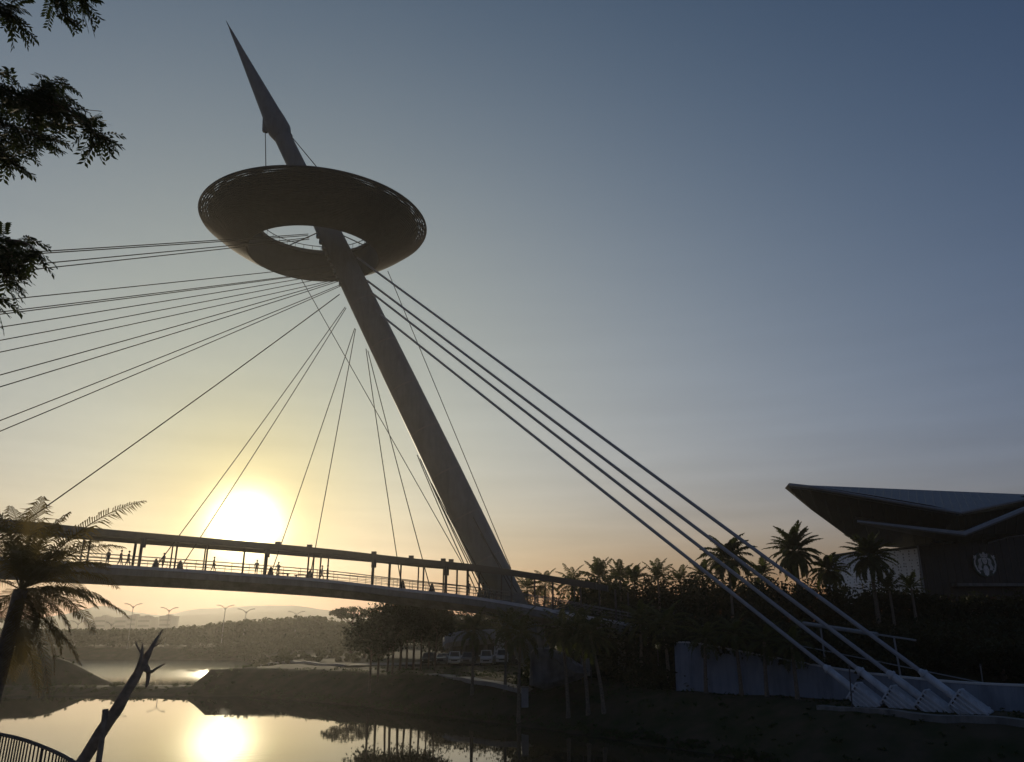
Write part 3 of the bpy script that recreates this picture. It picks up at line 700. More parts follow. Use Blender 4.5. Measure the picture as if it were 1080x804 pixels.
# ================================================================== ROCK, CABINET, SIGN, LAMPS
rk = MB(); O = [(558,687),(563,681),(580,683),(596,689),(607,697),(622,708),(612,715),(590,724),(572,728),(559,724)]
Yr = 76
secs = []
c0 = at(585, 707, Yr)
for q, k in ((-1.5, .55), (-1.1, .9), (-.2, 1.), (1.0, .92), (2.2, .5)):
    ringv = []
    for i, (x, y) in enumerate(O):
        p = at(x, y, Yr); p = c0 + (p-c0)*k + Vector((0, q, 0)); p += Vector(noise.noise_vector(p*.6))*.3; ringv.append(p)
    secs.append(ringv)
rk.sweep(secs); o = rk.build('boulder', M['rock'], smooth=False); tag(o, 'big grey boulder lying on the lawn below the footbridge', 'boulder')
cb = at(553.5, 712, 77); g = gz(cb.x, cb.y)
t = thing('utility_cabinet', 'small pale utility cabinet standing left of the grey boulder', 'cabinet', (cb.x, cb.y, g))
MB().box((cb.x, cb.y, g+.85), (.65, .5, 1.7)).build('body', M['trim'], t); MB().box((cb.x, cb.y, g+1.75), (.75, .6, .1)).build('lid', M['conc'], t); MB().box((cb.x, cb.y-.26, g+.9), (.5, .03, 1.3)).build('door', M['trim'], t)
sb_ = at(618, 706, 79); g = gz(sb_.x, sb_.y)
t = thing('info_board', 'pale upright information board among dark trunks right of the boulder', 'information board', (sb_.x, sb_.y, g))
MB().box((sb_.x, sb_.y, g+1.5), (.8, .12, 1.6)).build('panel', M['conc'], t)
for sx in (-.5, .5): MB().tube([(sb_.x+sx, sb_.y, g-.2), (sb_.x+sx, sb_.y, g+2.5)], .05, 6).build('post', M['dark'], t)
lm_on = bpy.data.materials.new('lamp_glow'); lm_on.use_nodes = True; N, L = nt(lm_on); b = N['Principled BSDF']; b.inputs['Emission Color'].default_value = (1, .9, .5, 1); b.inputs['Emission Strength'].default_value = .35
gl = None
for px, py, Y, lab in ((693.5, 684, 76, 'small garden lamp with a faintly lit yellowish head among dark trunks'),):
    p = at(px, py, Y); g = gz(p.x, p.y)
    t = thing('garden_lamp', lab, 'lamp', (p.x, p.y, g)); MB().tube([(p.x, p.y, g-.2), (p.x, p.y, p.z)], .05, 7).build('post', M['dark'], t)
    MB().tube([(p.x, p.y, p.z), (p.x, p.y, p.z+.35)], [.12, .2], 10).build('lamp_head', lm_on, t); MB().tube([(p.x, p.y, p.z+.35), (p.x, p.y, p.z+.45)], [.3, .06], 10).build('cap', M['dark'], t)

# ================================================================== CARS AND CAR SHELTER
def car(paint, label, loc, kind, rz):
    t = thing('parked_car', label, 'car', loc, 'cars parked in a row', world=False, rz=rz)
    h = {'van': 1.95, 'suv': 1.72, 'hatch': 1.5}[kind]; w2 = .9
    def sec(y, zs): return [Vector((x*w2, y, z)) for x, z in zs]
    fr_ = .95 if kind != 'van' else 1.05
    prof = [(-2.2, .45, .8), (-2.15, .3, fr_), (-1.2, .28, fr_+.12), (-.75, .28, fr_+.15), (1.9, .28, fr_+.2), (2.2, .35, fr_)]
    MB().sweep([[Vector((-w2*k, y, z0)), Vector((w2*k, y, z0)), Vector((w2*k, y, z1-.12)), Vector((w2*.9*k, y, z1)), Vector((-w2*.9*k, y, z1)), Vector((-w2*k, y, z1-.12))] for (y, z0, z1), k in zip(prof, (.86, .95, 1, 1, 1, .92))]).build('body', M[paint], t, True)
    cab = [(-1.05 if kind != 'van' else -1.5, fr_+.1, .86), (-.35 if kind != 'van' else -.9, h, .72), (1.5, h, .74), (2.05, fr_+.15, .84)]
    y0, y1, y2, y3 = [c[0] for c in cab]; z0, z1 = fr_+.08, h
    MB().add([(-.84, y0, z0), (.84, y0, z0), (.84, y3, z0), (-.84, y3, z0), (-.7, y1, z1), (.7, y1, z1), (.7, y2, z1), (-.7, y2, z1)], [(0,1,5,4), (1,2,6,5), (2,3,7,6), (3,0,4,7), (4,5,6,7), (3,2,1,0)]).build('cabin', M[paint], t)
    def lerp3(a, b, k): return tuple(a[i]+(b[i]-a[i])*k for i in range(3))
    def pane(a, b, c, d, off, nm):
        a, b, c, d = map(Vector, (a, b, c, d)); m = (a+b+c+d)/4; off = Vector(off)
        MB().prism([m+(p-m)*.86+off for p in (a, b, c, d)], off*-1.5).build(nm, M['glass'], t)
    pane((-.84, y0, z0), (.84, y0, z0), (.7, y1, z1), (-.7, y1, z1), (0, -.02, .01), 'windscreen')
    for sx in (-1, 1): pane((sx*.84, y0, z0), (sx*.84, y3, z0), (sx*.7, y2, z1), (sx*.7, y1, z1), (sx*.02, 0, .003), 'side_window')
    for sx in (-1, 1):
        MB().box((sx*.62, -2.18, .72), (.34, .08, .16)).build('headlight', M['trim'], t)
        for yy in (-1.35, 1.4):
            wh = MB().tube([(sx*.92, yy, .33), (sx*.68, yy, .33)], .33, 16).build('wheel', M['tyre'], t); MB().tube([(sx*.925, yy, .33), (sx*.9, yy, .33)], .2, 10).build('rim', M['trim'], wh)
        MB().box((sx*1.0, -.8, fr_+.18), (.2, .14, .16)).build('wing_mirror', M[paint], t)
    MB().box((0, -2.21, .62), (.9, .05, .2)).build('grille', M['tyre'], t)
for px, paint, kind, lab in ((452, 'cardark', 'suv', 'dark car at the left end of the parked row, half hidden by slender trunks'), (467, 'cargrey', 'hatch', 'low grey car parked second from left, beside a white van'),
        (479.5, 'carwhite', 'suv', 'white high-roofed car parked third from left in the row'), (494, 'cargrey', 'suv', 'grey car parked between two white ones under the shelter edge'),
        (513, 'carwhite', 'van', 'white van parked alone right of a thin dark trunk'), (530, 'carwhite', 'van', 'white van parked in front of the white lattice pillar'),
        (542, 'cardark', 'hatch', 'dark low car at the right end of the parked row')):
    p = at(px, 702, 117); car(paint, lab, (p.x, 117, gz(p.x, 117)+.08), kind, random.uniform(-.12, .12))
t = thing('car_shelter', 'low pavilion with a pale curved roof edge behind the parked cars', 'shelter', (at(500, 690, 128).x, 128, 3.6))
pr = spline([at(467, 673.5, 128), at(471, 669, 125.5), at(485, 666.5, 124), at(508, 665, 124), at(530, 664, 124), at(580, 662, 125)], 5)
MB().sweep([[p, p+Vector((0, 8, .1)), p+Vector((0, 8, -.5)), p+Vector((0, .2, -1.35))] for p in pr]).build('roof', M['wall'], t, True)
MB().sweep([[p+Vector((.0, .9, -1.25)), p+Vector((0, 6.5, -1.25)), p+Vector((0, 6.5, -2.1)), p+Vector((0, .9, -2.1))] for p in pr[2:]]).build('lower_fascia', M['conc'], t)
for px in (475, 489, 512, 545): 
    p = at(px, 690, 127); MB().tube([(p.x, 127, 3.2), (p.x, 127, at(px, 677, 127).z)], .3, 10).build('column', M['conc'], t, True)
x0, x1 = at(470, 690, 131).x, at(575, 690, 131).x
MB().box(((x0+x1)/2, 131.6, 5.2), (x1-x0, .3, 4.)).build('back_wall', M['clad'], t)
lt = thing('lattice_pillar', 'white diagonal lattice pillar rising behind the parked cars', 'pillar', (at(527, 692, 122).x, 122, 3.6))
mb = MB(); A, B_, C_, D = at(521.5, 692, 122), at(529.5, 692, 122), at(533, 664, 122), at(524, 664, 122)
for i in range(7):
    for (p, q) in ((i/7, (i+1.6)/7),):
        q = min(q, 1); mb.tube([A.lerp(D, p), B_.lerp(C_, q)], .14, 5).tube([B_.lerp(C_, p), A.lerp(D, q)], .14, 5)
mb.tube([A, D], .14, 5).tube([B_, C_], .14, 5); mb.build('lattice', M['white'], lt)
MB().box(((A+B_)/2+Vector((0, 0, -.2))), (2.2, 1.2, .5)).build('pillar_base', M['conc'], lt)

# ================================================================== FAR SHORE
def lamp_post(px, py, Y, label):
    p = at(px, py, Y); g = gz(p.x, Y); t = thing('street_lamp', label, 'street lamp', (p.x, Y, g), 'lamps along the far shore')
    MB().tube([(p.x, Y, g-.5), (p.x, Y, p.z-.6)], [.16, .09], 8).build('post', M['lamp'], t)
    for sx in (-1, 1):
        ar = MB().tube([(p.x, Y, p.z-1.2), (p.x+sx*.9, Y, p.z-.3), (p.x+sx*2.0, Y, p.z)], .09, 6).build('arm', M['lamp'], t)
        MB().box((p.x+sx*2.3, Y, p.z+.02), (.9, .35, .16)).build('lamp_head', M['lamp'], ar)
for a in ((83, 655, 250, 'twin-arm street lamp on the far shore closest to the palm fronds'), (118, 656, 255, 'short twin-arm street lamp between the leftmost hazy towers'),
          (141, 637, 240, 'twin-arm street lamp standing before the middle pair of hazy towers'), (179, 641, 242, 'twin-arm street lamp in front of the rightmost hazy tower'),
          (238, 638.5, 240, 'twin-arm street lamp below the sun, left one of the close pair'), (260, 642.5, 246, 'twin-arm street lamp below the sun, right one of the close pair'),
          (313, 645, 250, 'twin-arm street lamp above the bushes right of the sun')): lamp_post(*a)
for x0, x1, yt, lab in ((100, 112, 652, 'hazy tower block on the far shore, leftmost and squarest of the four'), (121.5, 134, 652.5, 'hazy tower block second from left, touching its taller neighbour'),
        (134.5, 144, 650.5, 'hazy tower block third from left, slightly taller than its neighbour'), (145.5, 159, 652, 'wide hazy tower block right of the touching pair'), (168, 181, 651, 'hazy tower block standing apart at the right of the skyline group')):
    Y = 620; a, b_ = at(x0, yt, Y), at(x1, yt, Y); w_ = b_.x-a.x; cx = (a.x+b_.x)/2
    t = thing('tower_block', lab, 'building', (cx, Y, 2), 'tower blocks on the far shore')
    MB().box((cx, Y+7, a.z/2+.5), (w_, 14, a.z+1)).build('wall', M['facade'], t); MB().box((cx, Y+7, a.z+1.3), (w_*.4, 5, 1.6)).build('roof_room', M['facade'], t)
    for q in range(5): MB().box((cx, Y-.05, a.z-2.2-q*3.6), (w_*.86, .3, 1.5)).build('window_band', M['winband'], t)
# treeline on the far shore: reads as one mass
mb = MB(); pts = []
for px in np.arange(-60, 460, 1.3):
    base_top = np.interp(px, [-60, 60, 130, 180, 215, 240, 300, 330, 350, 400, 460], [662, 664, 664, 663, 660, 656, 652, 650, 655, 657, 656])
    for row in range(3):
        Y = 244+row*9+random.uniform(-4, 4); topz = at(px, base_top+random.uniform(-1, 5)+row*.6, Y).z; x = at(px, 670, Y).x
        g = gz(x, Y); n = 26
        q = rng.normal(size=(n, 3))*np.array([2.2, 2., .9]); q[:, 2] = g + (topz-g)*np.sqrt(rng.uniform(0.02, 1, n)) ; q[:, 0] += x; q[:, 1] += Y
        pts.append(q)
leaf_quads(mb, np.concatenate(pts), 1.25, asp=.7); o = mb.build('far_woods', M['leaffar'], fix=False); tag(o, 'hazy line of low trees along the far shore', 'trees', kind='stuff')
mb = MB(); pts = []
for px, y, Y in [(random.uniform(255, 400), random.uniform(697, 705), random.uniform(130, 190)) for _ in range(70)] + [(random.uniform(190, 400), 0, random.uniform(205, 238)) for _ in range(150)]:
    x = at(px, 690, Y).x; g = gz(x, Y)
    if g < .2: continue
    hh = random.uniform(.5, 1.2) if Y < 195 else random.uniform(1.5, 5)
    pts.append(clump_points((x, Y, g+hh*.45), (hh*1.0, hh*.8, hh*.6), 6, 26, .35))
leaf_quads(mb, np.concatenate(pts), .6, asp=.6); o = mb.build('bank_shrubs', M['leaffar'], fix=False); tag(o, 'low shrubs scattered over the hazy bank across the water', 'shrubs', kind='stuff')
mb = MB(); pts = []                                                    # reeds and bushes on the spit and mound
for _ in range(420):
    x = random.uniform(-112, -36); y = random.uniform(104.5, 117) if random.random() < .75 else random.uniform(116, 131); g = gz(x, y)
    if g < .06: continue
    hh = random.uniform(.15, .5); pts.append(clump_points((x, y, g+hh*.4), (hh, hh, hh*.6), 5, 16, .4))
for i in range(400):                                                    # tufts along the lawn shore
    k = random.uniform(0, len(shore)-1.01); p = shore[int(k)].lerp(shore[int(k)+1], k % 1); y = p.y+random.uniform(.1, 2.5); g = gz(p.x, y); hh = random.uniform(.1, .35)
    pts.append(clump_points((p.x, y, g+hh*.4), (hh*1.4, hh*1.4, hh*.6), 3, 12, .4))
for i in range(2600):
    x = random.uniform(-34, 40); y = random.uniform(46, 112); g = gz(x, y)
    if g < .25: continue
    hh = random.uniform(.06, .22); pts.append(clump_points((x, y, g+hh*.3), (hh*2.2, hh*2.2, hh*.7), 3, 8, .5))
leaf_quads(mb, np.concatenate(pts), .26, asp=.3); o = mb.build('shore_tufts', M['leaf'], fix=False); tag(o, 'rough grass tufts and bushes along the water edge', 'grass', kind='stuff')

# flat-topped tree behind the bridge
p = at(370, 690, 165); h_ = at(370, 639.5, 165).z-gz(p.x, 165)
tree_mesh('spreading_tree', 'flat-topped tree with bare forked limbs under the middle of the bridge', 'tree', (p.x, 165, gz(p.x, 165)), h_, 5.6, .3, M['leaffar'], 46, 40, .55, .26, .5, 0, 8, spread=.5)
# slender trees under the bridge
sl = None
for px in (391, 399, 409, 414, 422, 429, 436, 444, 452, 459):
    Y = random.uniform(93, 112); x = at(px, 700, Y).x; g = gz(x, Y); hh = random.uniform(7.6, 9.0)
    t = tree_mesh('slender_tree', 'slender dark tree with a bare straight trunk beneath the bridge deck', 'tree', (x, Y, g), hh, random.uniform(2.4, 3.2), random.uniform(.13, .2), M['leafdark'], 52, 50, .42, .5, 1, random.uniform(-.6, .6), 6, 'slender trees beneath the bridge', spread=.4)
for px, Y, hh in ((385, 150, 5.5), (404, 152, 5), (560, 118, 8), (600, 112, 7.5), (640, 108, 8.5), (560, 140, 7), (466, 140, 6.6), (484, 142, 7.2), (503, 141, 7.4), (524, 139, 7.2), (545, 136, 7.4)):
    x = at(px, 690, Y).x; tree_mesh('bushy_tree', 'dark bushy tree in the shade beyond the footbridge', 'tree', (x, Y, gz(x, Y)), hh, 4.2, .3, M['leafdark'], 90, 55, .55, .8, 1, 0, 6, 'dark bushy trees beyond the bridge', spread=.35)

# trees behind the retaining wall (they merge into one dark mass)
for px, yt, Y, cr in ((628, 619, 92, 3.5), (655, 618, 94, 3.9), (690, 616, 95, 3.9), (722, 616, 96, 3.6999999999999997), (750, 614, 93, 3.6999999999999997), (790, 615, 95, 3.6999999999999997), (815, 617, 90, 3.0), (856, 617, 92, 3.0), (895, 622, 92, 2.8), (935, 624, 90, 3), (965, 626, 90, 3.), (1000, 633, 88, 3.2), (1040, 632, 87, 3.2), (1082, 630, 86, 3.4),
        (690, 648, 81, 3), (730, 652, 78, 3), (775, 654, 77, 2.8), (820, 660, 75, 2.6), (870, 668, 73, 2.4), (1000, 668, 72, 3), (1055, 675, 66, 3), (640, 650, 84, 2.4)):
    x = at(px, 690, Y).x; g = gz(x, Y); hh = at(px, yt, Y).z-g
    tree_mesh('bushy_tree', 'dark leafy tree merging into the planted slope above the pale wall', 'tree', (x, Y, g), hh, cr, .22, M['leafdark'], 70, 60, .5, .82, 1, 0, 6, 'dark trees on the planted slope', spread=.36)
mb = MB(); pts = []
for _ in range(760):
    px = random.uniform(560, 1120); Y = random.uniform(68, 92); x = at(px, 690, Y).x; 
    k = np.interp(x, [w_.x for w_ in wp], [w_.y for w_ in wp])
    if x > 11 and Y < k+1.2: continue
    if x <= 11 and Y < 80: continue
    g = gz(x, Y); hh = random.uniform(.8, 2.4); pts.append(clump_points((x, Y, g+hh*.5), (hh*.9, hh*.9, hh*.6), 8, 26, .35))
for q in wp:                                                            # greenery spilling over the wall top
    for _ in range(3):
        if q.x > 27: continue
        hh = random.uniform(.4, .9); pts.append(clump_points((q.x+random.uniform(-.5, 1), q.y+random.uniform(.3, 1.5), q.z+hh*.3), (hh*1.2, hh, hh*.7), 6, 22, .4))
leaf_quads(mb, np.concatenate(pts), .42, asp=.5); o = mb.build('shrubbery', M['leafdark'], fix=False); tag(o, 'dark shrubbery covering the slope above the pale wall', 'shrubs', kind='stuff')

# ------------------------------------------------------------------ palms
def P(px, py_top, Y, L, nf, nl, label, name='palm_tree', base=None, lean=(0, 0), **kw):
    p = at(px, py_top, Y); x, y = p.x-lean[0], Y-lean[1]; g = gz(x, y)
    return palm(name, label, (x, y, g-.1), p.z-g, L, nf, nl, lean=lean, **kw)
P(632, 610, 90, 2.6, 15, 16, 'small spiky palm showing over the right end of the bridge canopy', wl=.9, leafw=.14, el=(.1, 1.45), droop=(.4, .9))
P(654, 611, 92, 2.4, 14, 16, 'small spiky palm just right of the canopy end, lower than its neighbour', wl=.8, leafw=.14, el=(.1, 1.45), droop=(.4, .9))
P(694, 611, 93, 2.7, 18, 18, 'bushy palm top on the dark treeline, left one of the middle pair', wl=.8, leafw=.13, droop=(.7, 1.3), el=(-.1, 1.4))
P(718, 613, 95, 2.4, 14, 16, 'thin palm top on the dark treeline, right one of the middle pair', wl=.7, leafw=.13, droop=(.7, 1.3), el=(-.1, 1.4))
P(741, 607, 96, 2.4, 20, 18, 'small palm top left of the broad drooping crown, on the treeline', wl=.7, leafw=.14, droop=(.6, 1.2), el=(-.1, 1.4))
P(669, 612, 95, 2.2, 18, 18, 'small palm top halfway between canopy end and the middle pair', wl=.7, leafw=.14, droop=(.6, 1.2), el=(-.1, 1.4))
P(803, 607, 95, 2.4, 22, 20, 'small palm top between the broad drooping crown and the tall dense palm', wl=.7, leafw=.14, droop=(.8, 1.4), el=(-.3, 1.4))
P(768, 591, 88, 3.6, 40, 30, 'broad drooping palm crown crossed by the second thick cable', wl=1.0, leafw=.17, droop=(1.3, 1.9), hang=1.0)
P(838, 582, 92, 3.6, 70, 34, 'tall dense round-crowned palm between the thick cables and the building', 'date_palm', wl=.75, leafw=.18, el=(-.9, 1.4), droop=(.9, 1.6), tr=.3)
P(873, 602, 92, 2.8, 40, 26, 'shorter shaggy palm between the tall palm and the white wall', wl=.75, leafw=.16, el=(-.8, 1.2), droop=(1.0, 1.7), hang=.9)
P(917, 587, 86, 3.2, 66, 34, 'dark date palm in front of the white perforated wall', 'date_palm', wl=.65, leafw=.16, el=(-.85, 1.3), droop=(.8, 1.5), tr=.24)
P(938, 622, 84, 2.2, 16, 18, 'young palm below the perforated wall, right of the dark date palm', wl=.6, leafw=.11, el=(.1, 1.4), droop=(.6, 1.1))
P(961, 620, 84, 2.0, 14, 18, 'young palm against the edge of the dark cladding wall', wl=.6, leafw=.11, el=(.2, 1.4), droop=(.6, 1.1))
# palms in front of the wall and the bridge end
for px, pt, Y, lab in ((744, 672, 68, 'dark palm before the pale wall, leftmost of its trunks'), (775, 668, 66.5, 'dark palm before the pale wall, straight second trunk'),
                       (806, 676, 64.5, 'dark palm before the pale wall with a leaning third trunk'), (835, 681, 62.5, 'dark palm before the pale wall, rightmost of its trunks')):
    P(px, pt, Y, 2.3, 20, 18, lab, lean=(random.uniform(-.5, .3), 0), wl=.6, leafw=.1, tr=.17, el=(-.8, 1.2), droop=(1.0, 1.6), hang=.9, group='palms before the pale wall')
for px, pt, Y, lab, ln in ((549, 668, 74, 'dark coconut palm left of the boulder, its crown over the deck edge', .2), (593, 667, 72, 'dark coconut palm with its trunk in front of the boulder', -.4), (612, 664, 71, 'dark coconut palm right of the boulder with a pale-footed trunk', -.5),
        (622, 670, 70, 'dark leaning coconut palm rightmost of the pale-footed trunks', -1.0), (535, 661, 82, 'dark palm standing in front of the parked white vans', .2), (500, 664, 84, 'dark thin palm before the grey parked car', .1), (575, 617, 100, 'dark palm behind the railing halfway between pylon foot and canopy end', .3),
        (676, 657, 78, 'dark palm beside the bridge end with a heavy drooping crown', .2), (700, 660, 74, 'dark palm between the bridge end and the pale wall', -.2), (556, 622, 99, 'dark palm behind the deck just right of the pylon foot', 0), (603, 616, 98, 'dark palm behind the right canopy posts of the bridge', 0)):
    P(px, pt, Y, 2.9, 24, 22, lab, lean=(ln, 0), wl=.75, leafw=.11, tr=.17, el=(-.7, 1.25), droop=(1.0, 1.7), hang=.9)

# ================================================================== NEAR LEFT: palm, bare trunk, railing, overhanging tree
np_ = thing('coconut_palm', 'large ragged coconut palm close by at the left edge of the view', 'palm tree', (at(-6, 804, 18).x-.6, 18, gz(-11, 18)), world=False)
base_p = Vector(np_.location); topw = at(22, 622, 18.5); rel = topw-base_p
pts = [Vector((rel.x*k**1.3, rel.y*k, rel.z*k)) for k in [i/10 for i in range(11)]]
MB().tube(pts, [.3, .24]+[.2-.006*i for i in range(9)], 12).build('trunk', M['palmbark'], np_, True)
FR = [(45,528,.2),(150,537,-.3),(98,560,.3),(75,545,.1),(128,585,-.4),(120,628,-.5),(100,645,.2),(70,668,.1),(-40,560,.3),(-60,620,.2),(-30,520,-.2),(10,540,.4),(60,690,.3),(20,700,-.2),(-50,690,.1),(85,600,.6),(110,610,-.8),(40,580,.8),(0,660,.6),(130,655,.3),(95,672,-.3),(45,650,.5),(30,545,.9),(70,620,-.9),(60,560,-.6),(105,575,.7),(90,640,-.5),(115,600,.2),(55,650,-.6),(80,655,.6),(15,590,-.9),(0,560,-.5),(65,585,-.2),(35,665,.2),(112,640,.5),(25,640,1.1)]
mb = MB()
for x, y, dy in FR:
    e = at(x, y, 18.5+dy*2.5)-base_p; v = e-rel; Lh = math.hypot(v.x, v.y); az = math.atan2(v.y, v.x)
    d = v.length; el0 = math.atan2(v.z, Lh); dr = random.uniform(.7, 1.0); L_ = d*1.06
    frond(mb, rel, az, el0+dr*.42, L_, dr, 50, .62*min(1, d/2.6+.2), seg=10, leafw=.034, hang=.8)
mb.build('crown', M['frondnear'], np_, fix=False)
mb = MB()                                                              # dry skirt hanging under the crown
for i in range(14):
    a = random.uniform(0, 2*PI); frond(mb, rel-Vector((0, 0, random.uniform(.1, .9))), a, random.uniform(-1.2, -.3), random.uniform(1.2, 2.3), .8, 26, .5, seg=6, leafw=.03, hang=1.)
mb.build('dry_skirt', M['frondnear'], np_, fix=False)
# bare leaning trunk
bt = thing('leaning_trunk', 'bare leaning trunk with a broken fork beside the near palm', 'tree', (at(78, 815, 20).x, 20, gz(-10.5, 20)))
q0 = at(70, 830, 20); q0.z = gz(q0.x, 20)-.2
p1_, p2_ = at(92, 795, 20.2), at(120, 752, 20.4); q0 = p1_ + (p1_-p2_)*max(.6, (p1_.z-gz(p1_.x-1, 19.8))/(p2_.z-p1_.z)+.1)
tp = spline([q0, at(92, 795, 20.2), at(120, 752, 20.4), at(140, 720, 20.6), at(152, 698, 20.8), at(160, 683, 20.9), at(171, 664, 21.1)], 5)
tp = [p+Vector(noise.noise_vector(p*1.7))*.035 for p in tp]
MB().tube(tp, [.155*(1-.93*(i/(len(tp)-1))**2.2)*random.uniform(.92, 1.1) for i in range(len(tp))], 10).build('trunk', M['deadwood'], bt, True)
def limb_(pts, r0, r1):
    q = spline(pts, 4); MB().tube([p+Vector(noise.noise_vector(p*2.3))*.03 for p in q], [lerp(r0, r1, i/(len(q)-1)) for i in range(len(q))], 7).build('branch', M['deadwood'], bt, True)
limb_([at(139, 722, 20.6), at(146, 704, 20.6), at(149, 690, 20.7), at(150, 679, 20.7)], .085, .015)
limb_([at(148, 705, 20.75), at(158, 709, 20.7), at(165, 705, 20.7), at(174, 700, 20.8)], .06, .012)
limb_([at(151, 700, 20.8), at(156, 708, 20.8), at(156, 718, 20.75), at(154, 725, 20.7)], .08, .03)
limb_([at(160, 683, 20.9), at(166, 680, 21), at(171, 674, 21)], .03, .006)
limb_([at(149, 690, 20.7), at(144, 682, 20.7), at(143, 674, 20.7)], .03, .006)
stk = at(104, 812, 19.8); stk.z = gz(stk.x, 19.8)-.2
o = MB().tube([stk, at(106, 790, 19.9), at(111, 750, 20.2)], [.075, .068, .065], 9).build('wooden_prop', M['deadwood'], smooth=True); tag(o, 'upright wooden prop supporting the bare leaning trunk', 'prop')
MB().tube([at(111, 751, 20.2), at(111.3, 748, 20.2)], [.08, .07], 8).build('prop_head', M['deadwood'], o)
# railing
rl = thing('riverside_railing', 'curved dark railing with thin upright bars at the bottom left corner', 'railing', tuple(at(20, 800, 16)-Vector((0, 0, 1))))
top = spline([at(-50, 769, 17.2), at(-20, 771.5, 16.8), at(7, 776, 16.4), at(30, 782, 15.9), at(60, 794, 15.1), at(79, 805, 14.4), at(100, 826, 13.4)], 8)
MB().tube(top, .035, 8).build('top_rail', M['dark'], rl, True)
MB().tube([p-Vector((0, 0, .98)) for p in top], .022, 6).build('bottom_rail', M['dark'], rl, True)
k = 0; acc = 0; last = top[0]; nb = 0
for p, q in zip(top, top[1:]):
    l = (q-p).length; m = max(1, round(l/.19))
    for i in range(m):
        r = p.lerp(q, i/m); nb += 1
        if nb % 14 == 1: MB().tube([Vector((r.x, r.y, min(gz(r.x, r.y)-.1, r.z-1.1))), r-Vector((0, 0, .01))], .03, 6).build('post', M['dark'], rl)
        elif nb < 100: MB().tube([r-Vector((0, 0, .98)), r-Vector((0, 0, .01))], .016, 5).build('baluster', M['dark'], rl)
# overhanging broadleaf tree
ot = thing('overhanging_tree', 'broad-leaved tree whose dark leafy twigs hang in from the upper left', 'tree', (-14.5, 9, gz(-14.5, 9)))
tb = Vector((-14.5, 9, gz(-14.5, 9)-.2))
MB().tube([tb, tb+Vector((.3, .3, 4)), tb+Vector((.9, .6, 8)), tb+Vector((1.2, .8, 12)), tb+Vector((1.6, 1, 16))], [.38, .3, .25, .18, .08], 10).build('trunk', M['bark'], ot, True)
twigs = []
def pinnate(mb, base, d, L, n=8):
    d = d.normalized(); s_ = d.cross(Vector((0, 0, 1))); s_ = s_.normalized() if s_.length > .05 else Vector((1, 0, 0)); up = s_.cross(d)
    tip_ = base + d*L + Vector((0, 0, -L*.18)); mb.tube([base, base+d*L*.5, tip_], .004, 3)
    for i in range(n):
        k = .2+.8*i/(n-1); q = base.lerp(base+d*L*.5, k*2) if k < .5 else (base+d*L*.5).lerp(tip_, k*2-1)
        for sg in (-1, 1):
            if random.random() < .06: continue
            a = (s_*sg*.8 + d*.55 + up*random.uniform(-.35, .2) - Vector((0, 0, .25))).normalized(); l = L*random.uniform(.26, .36); w_ = a.cross(up).normalized()*l*.2
            mb.add([q, q+a*l*.45+w_, q+a*l, q+a*l*.5-w_], [(0, 1, 2, 3)])
leafm = MB(); limb = []
def spray(path, n, sprd, L=.34):
    n = int(n*1.25)
    Pp = spline([at(x, y, Y) for x, y, Y in path], 6)
    for i in range(n):
        k = random.random()**.8*(len(Pp)-1.01); b0 = Pp[int(k)].lerp(Pp[int(k)+1], k % 1)
        j = Vector((random.gauss(0, 1), random.gauss(0, 1.4), random.gauss(0, 1)))*sprd*(1-.55*k/len(Pp))
        b1 = b0 + j; d = Vector((random.gauss(.5, .6), random.gauss(0, .7), random.gauss(-.45, .5)))
        pinnate(leafm, b1, d, L*random.uniform(.7, 1.2), random.choice((6, 7, 8)))
        if j.length > .12: limb.append((b0, b1, .006))
    limb.append((Pp, None, .03))
spray([(-70, 80, 10), (-22, 90, 10), (26, 106, 10), (60, 114, 10.1)], 170, .2)
spray([(-50, 112, 10), (-10, 128, 10), (28, 138, 10), (48, 148, 10)], 90, .16)
spray([(26, 106, 10), (66, 114, 10), (92, 132, 10), (104, 148, 10)], 52, .09)
spray([(26, 106, 10), (48, 92, 10), (61, 86, 10)], 20, .07)
spray([(-40, 140, 10), (-8, 156, 10), (6, 168, 10)], 36, .09)
spray([(-50, -8, 9.6), (-16, 0, 9.6), (6, 10, 9.6), (16, 22, 9.6)], 46, .08)
spray([(26, -44, 9.6), (54, -18, 9.6), (60, -2, 9.6), (60, 12, 9.6)], 36, .07)
spray([(44, -34, 9.6), (72, -14, 9.6), (82, -4, 9.6), (84, 4, 9.6)], 22, .06)
spray([(-56, 244, 10.2), (-18, 256, 10.2), (6, 262, 10.2), (18, 280, 10.2)], 66, .1)
spray([(-12, 254, 10.2), (16, 254, 10.2), (30, 258, 10.2), (36, 264, 10.2)], 18, .05)
spray([(-10, 264, 10.2), (2, 284, 10.2), (8, 298, 10.2)], 26, .07)
spray([(-46, 298, 10.2), (-16, 310, 10.2), (-8, 322, 10.2)], 12, .05)
leafm.build('crown', M['leafnear'], ot, fix=False)
tw = MB()
for a, b_, r in limb:
    if b_ is None: tw.tube(a, [max(.006, r*(1-.8*i/len(a))) for i in range(len(a))], 5)
    else: tw.tube([a, b_], r, 3)
MB().tube([at(62, 112, 10.05), at(92, 116, 10.1), at(107, 117.5, 10.1)], .006, 4).build('twig', M['bark'], ot)
tw.build('twigs', M['bark'], ot)
